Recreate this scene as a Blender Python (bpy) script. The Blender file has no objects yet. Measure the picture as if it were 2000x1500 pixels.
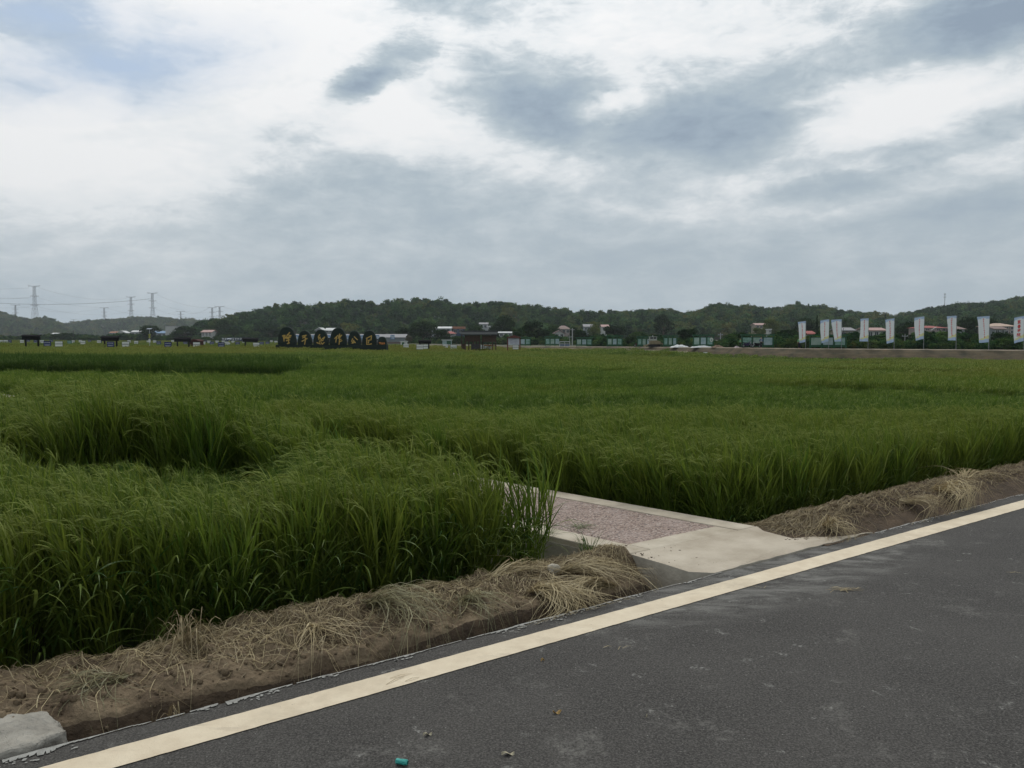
import bpy, math, random
import numpy as np
from mathutils import Vector, Matrix

R = math.radians
sc = bpy.context.scene
COL = sc.collection

# ------------------------------------------------------------------ camera
F, HZ, EYE = 1600.0, 658.0, 1.6          # focal length in photo pixels, horizon row, eye height
PITCH = math.atan((750.0 - HZ) / F)
cam_data = bpy.data.cameras.new("camera")
cam = bpy.data.objects.new("camera", cam_data)
COL.objects.link(cam)
cam.location = (0, 0, EYE)
cam.rotation_euler = (R(90) - PITCH, 0, 0)
cam_data.sensor_width = 36.0
cam_data.lens = F / 2000.0 * 36.0
cam_data.clip_start = 0.05
cam_data.clip_end = 20000
sc.camera = cam

# ------------------------------------------------------------------ render settings and exposure
sc.render.engine = "CYCLES"
cy = sc.cycles
cy.max_bounces = 5
cy.diffuse_bounces = 3
cy.glossy_bounces = 2
cy.transmission_bounces = 3
cy.transparent_max_bounces = 4
cy.volume_bounces = 0
cy.sample_clamp_indirect = 3.0
cy.use_denoising = True
cy.denoiser = "OPENIMAGEDENOISE"
cy.denoising_input_passes = "RGB_ALBEDO_NORMAL"
cy.denoising_prefilter = "ACCURATE"
vs = sc.view_settings
vs.view_transform = "Standard"
vs.look = "None"
vs.exposure = 0.0
vs.gamma = 1.0
vs.use_curve_mapping = False

# ------------------------------------------------------------------ sun and sky
SUN_EL, SUN_AZ = R(54), R(-4)            # high, behind cloud, a little left of straight ahead
sun_data = bpy.data.lights.new("sun", "SUN")
sun_data.energy = 1.3
sun_data.angle = R(14)
sun_data.color = (1.0, 0.95, 0.86)
sun = bpy.data.objects.new("sun", sun_data)
COL.objects.link(sun)
_sd = Vector((math.sin(SUN_AZ) * math.cos(SUN_EL), math.cos(SUN_AZ) * math.cos(SUN_EL), math.sin(SUN_EL)))
sun.rotation_euler = (-_sd).to_track_quat("-Z", "Y").to_euler()
sun.location = (0, 0, 60)


def azel(px, py):
    d = Vector(((px - 1000) / F, math.cos(PITCH) + (750 - py) / F * math.sin(PITCH),
                -math.sin(PITCH) + (750 - py) / F * math.cos(PITCH))).normalized()
    return math.atan2(d.x, d.y), math.asin(d.z)


world = bpy.data.worlds.new("World")
sc.world = world
world.use_nodes = True
wt = world.node_tree
wt.nodes.clear()
wn, wl = wt.nodes.new, wt.links.new


def wmath(op, a, b=None, c=None, clamp=False):
    n = wn("ShaderNodeMath")
    n.operation = op
    n.use_clamp = clamp
    for i, x in enumerate((a, b, c)):
        if x is None:
            continue
        if isinstance(x, (int, float)):
            n.inputs[i].default_value = x
        else:
            wl(x, n.inputs[i])
    return n.outputs[0]


wo = wn("ShaderNodeOutputWorld")
bg = wn("ShaderNodeBackground")
bg.inputs["Strength"].default_value = 0.1
wl(bg.outputs[0], wo.inputs[0])
tc = wn("ShaderNodeTexCoord")
sep = wn("ShaderNodeSeparateXYZ")
wl(tc.outputs["Generated"], sep.inputs[0])
az = wmath("ARCTAN2", sep.outputs[0], sep.outputs[1])
el = wmath("ARCSINE", sep.outputs[2])
cmb = wn("ShaderNodeCombineXYZ")
wl(az, cmb.inputs[0])
wl(el, cmb.inputs[1])
# wind-drawn cloud texture: the sphere position is stretched sideways, then warped
stretch = wn("ShaderNodeVectorMath")
stretch.operation = "MULTIPLY"
wl(cmb.outputs[0], stretch.inputs[0])
stretch.inputs[1].default_value = (1.0, 2.4, 1.0)


def wnoise(vec, scale, detail=5, rough=0.55, dist=0.0, color=False, offs=(0, 0, 0)):
    ad = wn("ShaderNodeVectorMath")
    ad.operation = "ADD"
    wl(vec, ad.inputs[0])
    ad.inputs[1].default_value = offs
    n = wn("ShaderNodeTexNoise")
    n.inputs["Scale"].default_value = scale
    n.inputs["Detail"].default_value = detail
    n.inputs["Roughness"].default_value = rough
    n.inputs["Distortion"].default_value = dist
    wl(ad.outputs[0], n.inputs["Vector"])
    return n.outputs["Color"] if color else n.outputs["Fac"]


def warp(vec, col, amt):
    s = wn("ShaderNodeVectorMath")
    s.operation = "SUBTRACT"
    wl(col, s.inputs[0])
    s.inputs[1].default_value = (0.5, 0.5, 0.5)
    m = wn("ShaderNodeVectorMath")
    m.operation = "MULTIPLY"
    wl(s.outputs[0], m.inputs[0])
    m.inputs[1].default_value = amt
    a = wn("ShaderNodeVectorMath")
    a.operation = "ADD"
    wl(vec, a.inputs[0])
    wl(m.outputs[0], a.inputs[1])
    return a.outputs[0]


wc = wnoise(stretch.outputs[0], 9.0, 9, 0.68, color=True)
pos = warp(cmb.outputs[0], wc, (0.085, 0.05, 0.0))
wc2 = wnoise(stretch.outputs[0], 16.0, 8, 0.7, color=True, offs=(3, 7, 1))
pos2 = warp(cmb.outputs[0], wc2, (0.05, 0.03, 0.0))


def blob(px, py, rx, ry, rot, src):
    a0, e0 = azel(px, py)
    m = wn("ShaderNodeMapping")
    m.vector_type = "TEXTURE"
    m.inputs["Location"].default_value = (a0, e0, 0)
    m.inputs["Rotation"].default_value = (0, 0, R(rot))
    m.inputs["Scale"].default_value = (rx / F, ry / F, 1)
    wl(src, m.inputs["Vector"])
    g = wn("ShaderNodeTexGradient")
    g.gradient_type = "SPHERICAL"
    wl(m.outputs[0], g.inputs[0])
    return wmath("SMOOTHSTEP" if False else "POWER", g.outputs["Fac"], 0.8)


# brightness of the cloud cover, region by region: (x, y, rx, ry, tilt, amount, hard-edged)
CLOUDS = [
    (420, 245, 560, 120, 8, 0.34, 0), (150, 270, 330, 110, 0, 0.22, 0), (640, 110, 420, 150, -8, 0.40, 0),
    (880, 275, 330, 70, -12, 0.40, 0), (1250, 60, 520, 120, 0, 0.30, 0), (560, 20, 480, 90, 0, 0.24, 0),
    (1790, 215, 330, 85, 8, 0.55, 1), (1700, 235, 180, 50, 12, 0.25, 1), (1195, 207, 110, 34, 6, 0.60, 1),
    (40, 110, 150, 40, -8, 0.30, 1), (150, 210, 100, 36, 18, 0.55, 1), (230, 50, 60, 60, 60, 0.30, 1),
    (1480, 375, 260, 50, 4, 0.25, 1), (1820, 345, 330, 50, 12, 0.22, 1), (120, 420, 520, 170, 0, 0.20, 0),
    (1500, 430, 400, 50, 0, 0.10, 0),
    (740, 140, 150, 52, 32, -0.80, 1), (690, 165, 90, 36, 20, -0.45, 1), (1010, 180, 230, 100, -4, -0.50, 0),
    (1330, 255, 400, 70, -6, -0.34, 0), (1420, 215, 260, 60, -4, -0.18, 0), (520, 350, 420, 110, -4, -0.07, 0),
    (1000, 330, 500, 70, -3, -0.06, 0), (1620, 120, 420, 50, 10, -0.10, 0), (1960, 40, 260, 110, 8, -0.32, 0), (120, 330, 340, 110, 0, 0.12, 0),
    (1990, 10, 190, 60, 10, -0.35, 1), (1640, 368, 180, 34, 4, -0.42, 1), (1790, 285, 330, 40, 10, -0.30, 0),
    (1850, 415, 320, 44, 4, -0.20, 0), (620, 250, 130, 34, 8, -0.28, 1), (250, 270, 120, 22, 8, -0.20, 1),
    (150, 205, 40, 20, 10, -0.25, 1), (850, 20, 260, 44, -2, -0.30, 0),
]
# base brightness falls from overhead down to a flat band above the hills, brightest round the hidden sun
ramp0 = wn("ShaderNodeValToRGB")
ramp0.color_ramp.interpolation = "EASE"
wl(wmath("MULTIPLY", el, 1.0 / R(70)), ramp0.inputs[0])
e_ = ramp0.color_ramp.elements
e_[0].position, e_[0].color = 0.0, (0.43, 0.43, 0.43, 1)
e_[1].position, e_[1].color = 1.0, (0.58, 0.58, 0.58, 1)
for p_, v_ in ((0.10, 0.47), (0.17, 0.54), (0.24, 0.58), (0.34, 0.66), (0.5, 0.60)):
    q_ = e_.new(p_)
    q_.color = (v_, v_, v_, 1)
B = ramp0.outputs[0]
for (x_, y_, rx_, ry_, rot_, amt_, hard_) in CLOUDS:
    B = wmath("MULTIPLY_ADD", blob(x_, y_, rx_, ry_, rot_, pos2 if hard_ else pos), amt_, B)
# finer streaks, weaker towards the horizon
nz = wmath("SUBTRACT", wnoise(stretch.outputs[0], 6.0, 8, 0.6, 0.6, offs=(1, 2, 5)), 0.5)
nz2 = wmath("SUBTRACT", wnoise(stretch.outputs[0], 17.0, 6, 0.6, 0.3, offs=(5, 1, 2)), 0.5)
amp = wmath("MULTIPLY_ADD", wmath("MINIMUM", wmath("MAXIMUM", el, 0.0), 0.35), 2.3, 0.28)
B = wmath("MULTIPLY_ADD", nz, amp, B)
B = wmath("MULTIPLY_ADD", nz2, wmath("MULTIPLY", amp, 0.6), B)
nz3 = wmath("SUBTRACT", wnoise(stretch.outputs[0], 34.0, 8, 0.65, 0.8, offs=(2, 9, 4)), 0.5)
B = wmath("MULTIPLY_ADD", nz3, wmath("MULTIPLY", amp, 0.42), B)
ramp = wn("ShaderNodeValToRGB")
ramp.color_ramp.interpolation = "LINEAR"
wl(B, ramp.inputs[0])
e_ = ramp.color_ramp.elements
e_[0].position, e_[0].color = 0.0, (0.27, 0.345, 0.44, 1)
e_[1].position, e_[1].color = 1.0, (0.93, 0.935, 0.94, 1)
for p_, c_ in ((0.2, (0.345, 0.43, 0.515)), (0.42, (0.44, 0.52, 0.58)), (0.58, (0.58, 0.645, 0.69)), (0.76, (0.83, 0.86, 0.88))):
    q_ = e_.new(p_)
    q_.color = (*c_, 1)
sky = wn("ShaderNodeTexSky")
sky.sky_type = "NISHITA"
sky.sun_disc = False
sky.sun_elevation = SUN_EL
sky.sun_rotation = SUN_AZ
sky.air_density = 1.6
sky.dust_density = 2.0
# the clear blue hole at the upper left shows the sky texture itself
clear = None
for (x_, y_, rx_, ry_, rot_, amt_) in [(240, 130, 330, 90, 14, 1.1), (90, 30, 260, 70, 0, 0.9), (330, 110, 160, 46, 12, 0.6), (60, 175, 200, 50, 0, 0.7)]:
    b_ = wmath("MULTIPLY", blob(x_, y_, rx_, ry_, rot_, pos2), amt_)
    clear = b_ if clear is None else wmath("MAXIMUM", clear, b_)
clear = wmath("MULTIPLY", clear, wmath("SUBTRACT", 1.55, B), clamp=True)
sc10 = wn("ShaderNodeMix")
sc10.data_type = "RGBA"
sc10.blend_type = "MULTIPLY"
sc10.inputs[0].default_value = 1.0
wl(ramp.outputs[0], sc10.inputs[6])
sc10.inputs[7].default_value = (10, 10, 10, 1)
haze_blue = wn("ShaderNodeMix")
haze_blue.data_type = "RGBA"
haze_blue.inputs[0].default_value = 0.75
wl(sky.outputs[0], haze_blue.inputs[6])
haze_blue.inputs[7].default_value = (4.2, 5.4, 7.4, 1)
mixs = wn("ShaderNodeMix")
mixs.data_type = "RGBA"
wl(clear, mixs.inputs[0])
wl(sc10.outputs[2], mixs.inputs[6])
wl(haze_blue.outputs[2], mixs.inputs[7])
# the veiled sun brightens the cloud round it (above the frame)
sdir = wn("ShaderNodeVectorMath")
sdir.operation = "DOT_PRODUCT"
wl(tc.outputs["Generated"], sdir.inputs[0])
sdir.inputs[1].default_value = _sd
glow = wmath("POWER", wmath("MAXIMUM", sdir.outputs["Value"], 0.0), 14.0)
gl2 = wmath("MULTIPLY_ADD", glow, 0.9, 1.0)
fin = wn("ShaderNodeVectorMath")
fin.operation = "SCALE"
wl(mixs.outputs[2], fin.inputs[0])
wl(gl2, fin.inputs["Scale"])
wl(fin.outputs[0], bg.inputs["Color"])
world.cycles.sampling_method = "MANUAL"
world.cycles.sample_map_resolution = 512

# ------------------------------------------------------------------ helpers


def ray(px, py):
    return Vector(((px - 1000) / F, math.cos(PITCH) + (750 - py) / F * math.sin(PITCH),
                   -math.sin(PITCH) + (750 - py) / F * math.cos(PITCH)))


def gnd(px, py, z=0.0):
    d = ray(px, py)
    k = (z - EYE) / d.z
    return Vector((0, 0, EYE)) + d * k


def at(px, d, z):
    """World point on the bearing of photo column px, d metres ahead, height z."""
    return Vector(((px - 1000) / F * (d * math.cos(PITCH) - (z - EYE) * math.sin(PITCH)), d, z))


def zat(py, d):
    return EYE + (HZ - py) / F * d


class MB:
    """Collects vertices and faces for one mesh."""

    def __init__(self):
        self.v, self.f, self.m = [], [], []

    def poly(self, pts, m=0):
        i = len(self.v)
        self.v += [tuple(p) for p in pts]
        self.f.append(tuple(range(i, i + len(pts))))
        self.m.append(m)

    def box(self, x0, x1, y0, y1, z0, z1, m=0):
        i = len(self.v)
        self.v += [(x0, y0, z0), (x1, y0, z0), (x1, y1, z0), (x0, y1, z0), (x0, y0, z1), (x1, y0, z1), (x1, y1, z1), (x0, y1, z1)]
        for q in ((0, 3, 2, 1), (4, 5, 6, 7), (0, 1, 5, 4), (1, 2, 6, 5), (2, 3, 7, 6), (3, 0, 4, 7)):
            self.f.append(tuple(i + k for k in q))
            self.m.append(m)

    def prism(self, ring, vec, m=0):
        """ring of points extruded by vec, closed."""
        i, n = len(self.v), len(ring)
        vec = Vector(vec)
        self.v += [tuple(p) for p in ring] + [tuple(Vector(p) + vec) for p in ring]
        self.f.append(tuple(range(i + n - 1, i - 1, -1)))
        self.f.append(tuple(range(i + n, i + 2 * n)))
        self.m += [m, m]
        for k in range(n):
            self.f.append((i + k, i + (k + 1) % n, i + n + (k + 1) % n, i + n + k))
            self.m.append(m)

    def tube(self, pts, rad, n=6, m=0, cap=True):
        pts = [Vector(p) for p in pts]
        if isinstance(rad, (int, float)):
            rad = [rad] * len(pts)
        i = len(self.v)
        for k, p in enumerate(pts):
            d = (pts[min(k + 1, len(pts) - 1)] - pts[max(k - 1, 0)]).normalized()
            a = d.cross(Vector((0, 0, 1)) if abs(d.z) < 0.9 else Vector((1, 0, 0))).normalized()
            b = d.cross(a)
            for j in range(n):
                t = 2 * math.pi * j / n
                self.v.append(tuple(p + (a * math.cos(t) + b * math.sin(t)) * rad[k]))
        for k in range(len(pts) - 1):
            for j in range(n):
                self.f.append((i + k * n + j, i + k * n + (j + 1) % n, i + (k + 1) * n + (j + 1) % n, i + (k + 1) * n + j))
                self.m.append(m)
        if cap:
            self.f.append(tuple(range(i + n - 1, i - 1, -1)))
            e = i + (len(pts) - 1) * n
            self.f.append(tuple(range(e, e + n)))
            self.m += [m, m]

    def bar(self, p, q, w, m=0):
        self.tube([p, q], w * 0.6, 4, m)

    def ribbon(self, pts, widths, side, m=0):
        i = len(self.v)
        side = Vector(side)
        for p, w in zip(pts, widths):
            p = Vector(p)
            self.v.append(tuple(p - side * w / 2))
            self.v.append(tuple(p + side * w / 2))
        for k in range(len(pts) - 1):
            a = i + 2 * k
            self.f.append((a, a + 1, a + 3, a + 2))
            self.m.append(m)

    def mesh(self, name, mats, smooth=False):
        me = bpy.data.meshes.new(name)
        me.from_pydata(self.v, [], self.f)
        for m in (mats if isinstance(mats, (list, tuple)) else [mats]):
            me.materials.append(m)
        me.polygons.foreach_set("material_index", self.m)
        if smooth:
            me.polygons.foreach_set("use_smooth", [True] * len(self.f))
        me.update()
        return me

    def build(self, name, mats, parent=None, loc=None, smooth=False):
        o = bpy.data.objects.new(name, self.mesh(name, mats, smooth))
        COL.objects.link(o)
        if parent is not None:
            o.parent = parent
        if loc is not None:
            o.location = loc
        return o


def tag(o, label=None, cat=None, group=None, kind=None):
    if label:
        o["label"] = label
    if cat:
        o["category"] = cat
    if group:
        o["group"] = group
    if kind:
        o["kind"] = kind
    return o


def thing(name, label, cat, loc, rz=0.0, group=None):
    o = bpy.data.objects.new(name, None)
    o.empty_display_size = 0.3
    COL.objects.link(o)
    o.location = loc
    o.rotation_euler = (0, 0, rz)
    return tag(o, label, cat, group)


def dup(o, loc=None, label=None, rz=None, parent=None, scale=None):
    c = o.copy()
    COL.objects.link(c)
    if parent is not None:
        c.parent = parent
    for ch in [x for x in o.children]:
        dup(ch, parent=c)
    if loc is not None:
        c.location = loc
    if rz is not None:
        c.rotation_euler = (0, 0, rz)
    if scale is not None:
        c.scale = scale
    if label:
        c["label"] = label
    return c


# ------------------------------------------------------------------ materials


def mat(name, c1, c2=None, scale=4.0, rough=0.8, bump=0.0, bscale=None, detail=4, spec=0.3, coords="Object", stretch=(1, 1, 1), metal=0.0):
    m = bpy.data.materials.new(name)
    m.use_nodes = True
    nt = m.node_tree
    p = nt.nodes["Principled BSDF"]
    p.inputs["Roughness"].default_value = rough
    p.inputs["Specular IOR Level"].default_value = spec
    p.inputs["Metallic"].default_value = metal
    if c2 is None:
        c2 = tuple(min(1, x * 0.75) for x in c1)
    t = nt.nodes.new("ShaderNodeTexCoord")
    mp = nt.nodes.new("ShaderNodeMapping")
    mp.inputs["Scale"].default_value = stretch
    nt.links.new(t.outputs[coords], mp.inputs[0])
    n = nt.nodes.new("ShaderNodeTexNoise")
    n.inputs["Scale"].default_value = scale
    n.inputs["Detail"].default_value = detail
    n.inputs["Roughness"].default_value = 0.62
    nt.links.new(mp.outputs[0], n.inputs["Vector"])
    r = nt.nodes.new("ShaderNodeValToRGB")
    r.color_ramp.elements[0].position = 0.32
    r.color_ramp.elements[0].color = (*c2, 1)
    r.color_ramp.elements[1].position = 0.68
    r.color_ramp.elements[1].color = (*c1, 1)
    nt.links.new(n.outputs["Fac"], r.inputs[0])
    nt.links.new(r.outputs[0], p.inputs["Base Color"])
    if bump:
        n2 = nt.nodes.new("ShaderNodeTexNoise")
        n2.inputs["Scale"].default_value = bscale or scale * 4
        n2.inputs["Detail"].default_value = 6
        nt.links.new(mp.outputs[0], n2.inputs["Vector"])
        b = nt.nodes.new("ShaderNodeBump")
        b.inputs["Strength"].default_value = bump
        b.inputs["Distance"].default_value = 0.02
        nt.links.new(n2.outputs["Fac"], b.inputs["Height"])
        nt.links.new(b.outputs[0], p.inputs["Normal"])
    return m


def leaf_mat(name, dark, light, trans=0.35, gloss=0.06, hue=True, rough=0.45, yellow=None):
    """Foliage: per-leaf tint (mesh attribute) and per-plant tint (instance attribute), light through the blade."""
    m = bpy.data.materials.new(name)
    m.use_nodes = True
    nt = m.node_tree
    nt.nodes.clear()
    N, L = nt.nodes.new, nt.links.new
    out = N("ShaderNodeOutputMaterial")
    a = N("ShaderNodeAttribute")
    a.attribute_name = "tint"
    mix = N("ShaderNodeMix")
    mix.data_type = "RGBA"
    mix.inputs[6].default_value = (*dark, 1)
    mix.inputs[7].default_value = (*light, 1)
    L(a.outputs["Fac"], mix.inputs[0])
    col = mix.outputs[2]
    if hue:
        h = N("ShaderNodeAttribute")
        h.attribute_type = "INSTANCER"
        h.attribute_name = "hue"
        # below 0.15 a deeper green variety, above it a riper, yellower one
        def rng(a, b):
            q = N("ShaderNodeMapRange")
            q.inputs["From Min"].default_value = a
            q.inputs["From Max"].default_value = b
            L(h.outputs["Fac"], q.inputs[0])
            return q.outputs[0]
        m1 = N("ShaderNodeMix")
        m1.data_type = "RGBA"
        m1.blend_type = "MULTIPLY"
        m1.inputs[7].default_value = (.50, .56, .62, 1)
        L(rng(.15, .0), m1.inputs[0])
        L(col, m1.inputs[6])
        m2 = N("ShaderNodeMix")
        m2.data_type = "RGBA"
        m2.inputs[7].default_value = (*(yellow or (0.16, 0.15, 0.03)), 1)
        L(rng(.15, 1.0), m2.inputs[0])
        L(m1.outputs[2], m2.inputs[6])
        col = m2.outputs[2]
    d = N("ShaderNodeBsdfDiffuse")
    t = N("ShaderNodeBsdfTranslucent")
    g = N("ShaderNodeBsdfGlossy")
    g.inputs["Roughness"].default_value = rough
    g.inputs["Color"].default_value = (0.8, 0.85, 0.8, 1)
    L(col, d.inputs[0])
    L(col, t.inputs[0])
    s1 = N("ShaderNodeMixShader")
    s1.inputs[0].default_value = trans
    L(d.outputs[0], s1.inputs[1])
    L(t.outputs[0], s1.inputs[2])
    s2 = N("ShaderNodeMixShader")
    s2.inputs[0].default_value = gloss
    L(s1.outputs[0], s2.inputs[1])
    L(g.outputs[0], s2.inputs[2])
    L(s2.outputs[0], out.inputs[0])
    return m


def scatter_group(name, protos):
    """Geometry nodes: one proto per point, picked by 'idx', turned by 'rot', sized by 'scl'."""
    ng = bpy.data.node_groups.new(name, "GeometryNodeTree")
    ng.interface.new_socket("Geometry", in_out="INPUT", socket_type="NodeSocketGeometry")
    ng.interface.new_socket("Geometry", in_out="OUTPUT", socket_type="NodeSocketGeometry")
    N, L = ng.nodes.new, ng.links.new
    gi, go = N("NodeGroupInput"), N("NodeGroupOutput")
    j = N("GeometryNodeJoinGeometry")
    for o in reversed(protos):
        oi = N("GeometryNodeObjectInfo")
        oi.inputs["Object"].default_value = o
        oi.inputs["As Instance"].default_value = False
        g2 = N("GeometryNodeGeometryToInstance")
        L(oi.outputs["Geometry"], g2.inputs[0])
        L(g2.outputs[0], j.inputs[0])
    ip = N("GeometryNodeInstanceOnPoints")
    ip.inputs["Pick Instance"].default_value = True
    L(gi.outputs[0], ip.inputs["Points"])
    L(j.outputs[0], ip.inputs["Instance"])

    def attr(nm, ty):
        a = N("GeometryNodeInputNamedAttribute")
        a.data_type = ty
        a.inputs["Name"].default_value = nm
        return a.outputs["Attribute"]

    L(attr("idx", "INT"), ip.inputs["Instance Index"])
    er = N("FunctionNodeEulerToRotation")
    L(attr("rot", "FLOAT_VECTOR"), er.inputs[0])
    L(er.outputs[0], ip.inputs["Rotation"])
    L(attr("scl", "FLOAT_VECTOR"), ip.inputs["Scale"])
    L(ip.outputs[0], go.inputs[0])
    return ng


def scatter(name, pts, rot, scl, idx, hue, protos, label=None, loc=(0, 0, 0)):
    me = bpy.data.meshes.new(name)
    n = len(pts)
    me.vertices.add(n)
    me.vertices.foreach_set("co", np.asarray(pts, np.float32).ravel())
    for nm, ty, val in (("rot", "FLOAT_VECTOR", rot), ("scl", "FLOAT_VECTOR", scl)):
        a = me.attributes.new(nm, ty, "POINT")
        a.data.foreach_set("vector", np.asarray(val, np.float32).ravel())
    a = me.attributes.new("idx", "INT", "POINT")
    a.data.foreach_set("value", np.asarray(idx, np.int32))
    a = me.attributes.new("hue", "FLOAT", "POINT")
    a.data.foreach_set("value", np.asarray(hue, np.float32))
    me.update()
    for m in protos[0].data.materials:
        me.materials.append(m)
    o = bpy.data.objects.new(name, me)
    COL.objects.link(o)
    md = o.modifiers.new("scatter", "NODES")
    md.node_group = scatter_group(name + "_scatter", protos)
    tag(o, label, None, None, "stuff")
    return o


def proto(name, mb, mats, tint=None, smooth=False):
    """Source mesh for the scatters; never linked to the scene itself."""
    me = mb.mesh(name, mats, smooth)
    if tint is not None:
        a = me.attributes.new("tint", "FLOAT", "FACE")
        a.data.foreach_set("value", np.asarray(tint, np.float32))
    return bpy.data.objects.new(name, me)


def set_tint(o, tint):
    a = o.data.attributes.new("tint", "FLOAT", "FACE")
    a.data.foreach_set("value", np.asarray(tint, np.float32))


# ------------------------------------------------------------------ lie of the land
U = Vector((math.sin(R(53.55)), math.cos(R(53.55)), 0))      # along the road, away to the right
V = Vector((-U.y, U.x, 0))                                   # across it, into the fields
PD = Vector((-math.sin(R(45.4)), math.cos(R(45.4)), 0))      # along the side path
PN = Vector((PD.y, -PD.x, 0))                                # across the path


def st(p):
    return p.x * U.x + p.y * U.y, p.x * V.x + p.y * V.y


def road_pt(s, t, z=0.0):
    return Vector((U.x * s + V.x * t, U.y * s + V.y * t, z))


T_EDGE = st(gnd(0, 1489))[1]
T_L1 = st(gnd(82, 1500))[1]
T_L0 = st(gnd(227, 1500))[1]
N0 = gnd(1245, 1095).dot(PN)          # path, near side
N1 = gnd(1412, 1024).dot(PN)          # path, far side
T_JOINT = st(gnd(1272, 1082))[1]
T_GRAV = st(gnd(1227, 1071))[1]

_cx = np.array([-1500, 0, 500, 1000, 1280, 1500, 2000, 3500], float)
_cd = np.array([0, 10, 30, 100, 160, 220, 450], float)
_cz = np.array([
    [.8, .75, .60, .33, .17, .10, -.10],
    [.8, .75, .60, .33, .17, .10, -.10],
    [.7, .65, .50, .15, -.25, -.40, -.60],
    [.6, .55, .30, -.35, -.70, -1.30, -1.40],
    [.6, .55, .20, -.75, -1.05, -1.25, -1.40],
    [.6, .55, .15, -1.10, -1.20, -1.30, -1.40],
    [.6, .55, .10, -1.15, -1.30, -1.35, -1.40],
    [.6, .55, .10, -1.15, -1.30, -1.35, -1.40]])
_ex = np.array([-1500, 0, 500, 650, 760, 900, 1020, 1280, 1450, 1560, 1780, 2000, 2600, 3600], float)
_ed = np.array([450, 450, 430, 330, 290, 245, 212, 162, 129, 121, 114, 107, 95, 90], float)
_ez = np.array([-.45, -.45, -.6, -.9, -.9, -.9, -.89, -.46, -.17, -.18, -.19, -.19, -.19, -.19])   # land behind the fields


def pxof(x, y):
    return np.where(y > 1.0, 1000 + F * x / np.maximum(y, 1.0), np.where(x < 0, -1500.0, 3500.0))


def canopy(x, y):
    """Nominal top of the rice."""
    x, y = np.asarray(x, float), np.asarray(y, float)
    px = np.clip(pxof(x, y), -1500, 3500)
    d = np.clip(y, 0, 449.9)
    i = np.clip(np.searchsorted(_cx, px, side="right") - 1, 0, len(_cx) - 2)
    j = np.clip(np.searchsorted(_cd, d, side="right") - 1, 0, len(_cd) - 2)
    a = (px - _cx[i]) / (_cx[i + 1] - _cx[i])
    b = (d - _cd[j]) / (_cd[j + 1] - _cd[j])
    return (_cz[i, j] * (1 - a) * (1 - b) + _cz[i + 1, j] * a * (1 - b) + _cz[i, j + 1] * (1 - a) * b + _cz[i + 1, j + 1] * a * b)


def field_edge(px):
    return np.interp(px, _ex, _ed)


def ground_z(x, y):
    x, y = np.asarray(x, float), np.asarray(y, float)
    px = pxof(x, y)
    t = x * V.x + y * V.y
    z = canopy(x, y) - 0.9
    e = field_edge(px)
    k = np.clip((y - e - 2) / 5, 0, 1)
    z = z * (1 - k) + np.interp(px, _ex, _ez) * k
    k2 = np.clip((t - 4.4) / 0.5, 0, 1)
    return z * k2 + (-0.45) * (1 - k2)


def depth_for(px, py):
    """Distance at which the rice tops are seen at photo row py."""
    lo, hi = 5.0, 449.0
    for _ in range(50):
        m = (lo + hi) / 2
        y = HZ + (EYE - float(canopy((px - 1000) / F * m, m))) / m * F
        if y > py:
            lo = m
        else:
            hi = m
    return lo


def vnoise(x, y, seed=0):
    """Smooth value noise on arrays."""
    x, y = np.asarray(x, float), np.asarray(y, float)
    xi, yi = np.floor(x).astype(np.int64), np.floor(y).astype(np.int64)
    fx, fy = x - xi, y - yi
    fx, fy = fx * fx * (3 - 2 * fx), fy * fy * (3 - 2 * fy)

    def h(a, b):
        n = (a * 374761393 + b * 668265263 + seed * 982451653) & 0xFFFFFFFF
        n = ((n ^ (n >> 13)) * 1274126177) & 0xFFFFFFFF
        return ((n ^ (n >> 16)) & 0xFFFF) / 65535.0

    return (h(xi, yi) * (1 - fx) * (1 - fy) + h(xi + 1, yi) * fx * (1 - fy) + h(xi, yi + 1) * (1 - fx) * fy + h(xi + 1, yi + 1) * fx * fy)


def fbm(x, y, seed=0, oct=4):
    s, a, t = 0, 1.0, 0
    for k in range(oct):
        s = s + a * vnoise(np.asarray(x) * 2 ** k, np.asarray(y) * 2 ** k, seed + k)
        t += a
        a *= 0.5
    return s / t

# ================================================================== ground, road, verge, path
rnd = random.Random(11)

M_MUD = mat("field_mud", (.050, .050, .022), (.022, .026, .010), 0.6, 0.95, 0.4, 30)
M_SOIL = mat("dry_soil", (.235, .175, .110), (.085, .058, .036), 6.0, 0.95, 1.0, 45, detail=10)
M_CONC = mat("pale_concrete", (.58, .51, .41), (.36, .30, .225), 3.0, 0.85, 0.25, 60, detail=8)
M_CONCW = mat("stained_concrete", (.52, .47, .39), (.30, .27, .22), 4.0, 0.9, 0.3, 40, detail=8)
M_BANK = mat("dry_bank", (.110, .080, .046), (.036, .033, .018), 0.7, 0.97, 0.8, 5, detail=12)
M_PALE = mat("pale_dirt", (.34, .28, .21), (.22, .18, .13), 1.5, 0.95)


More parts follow.
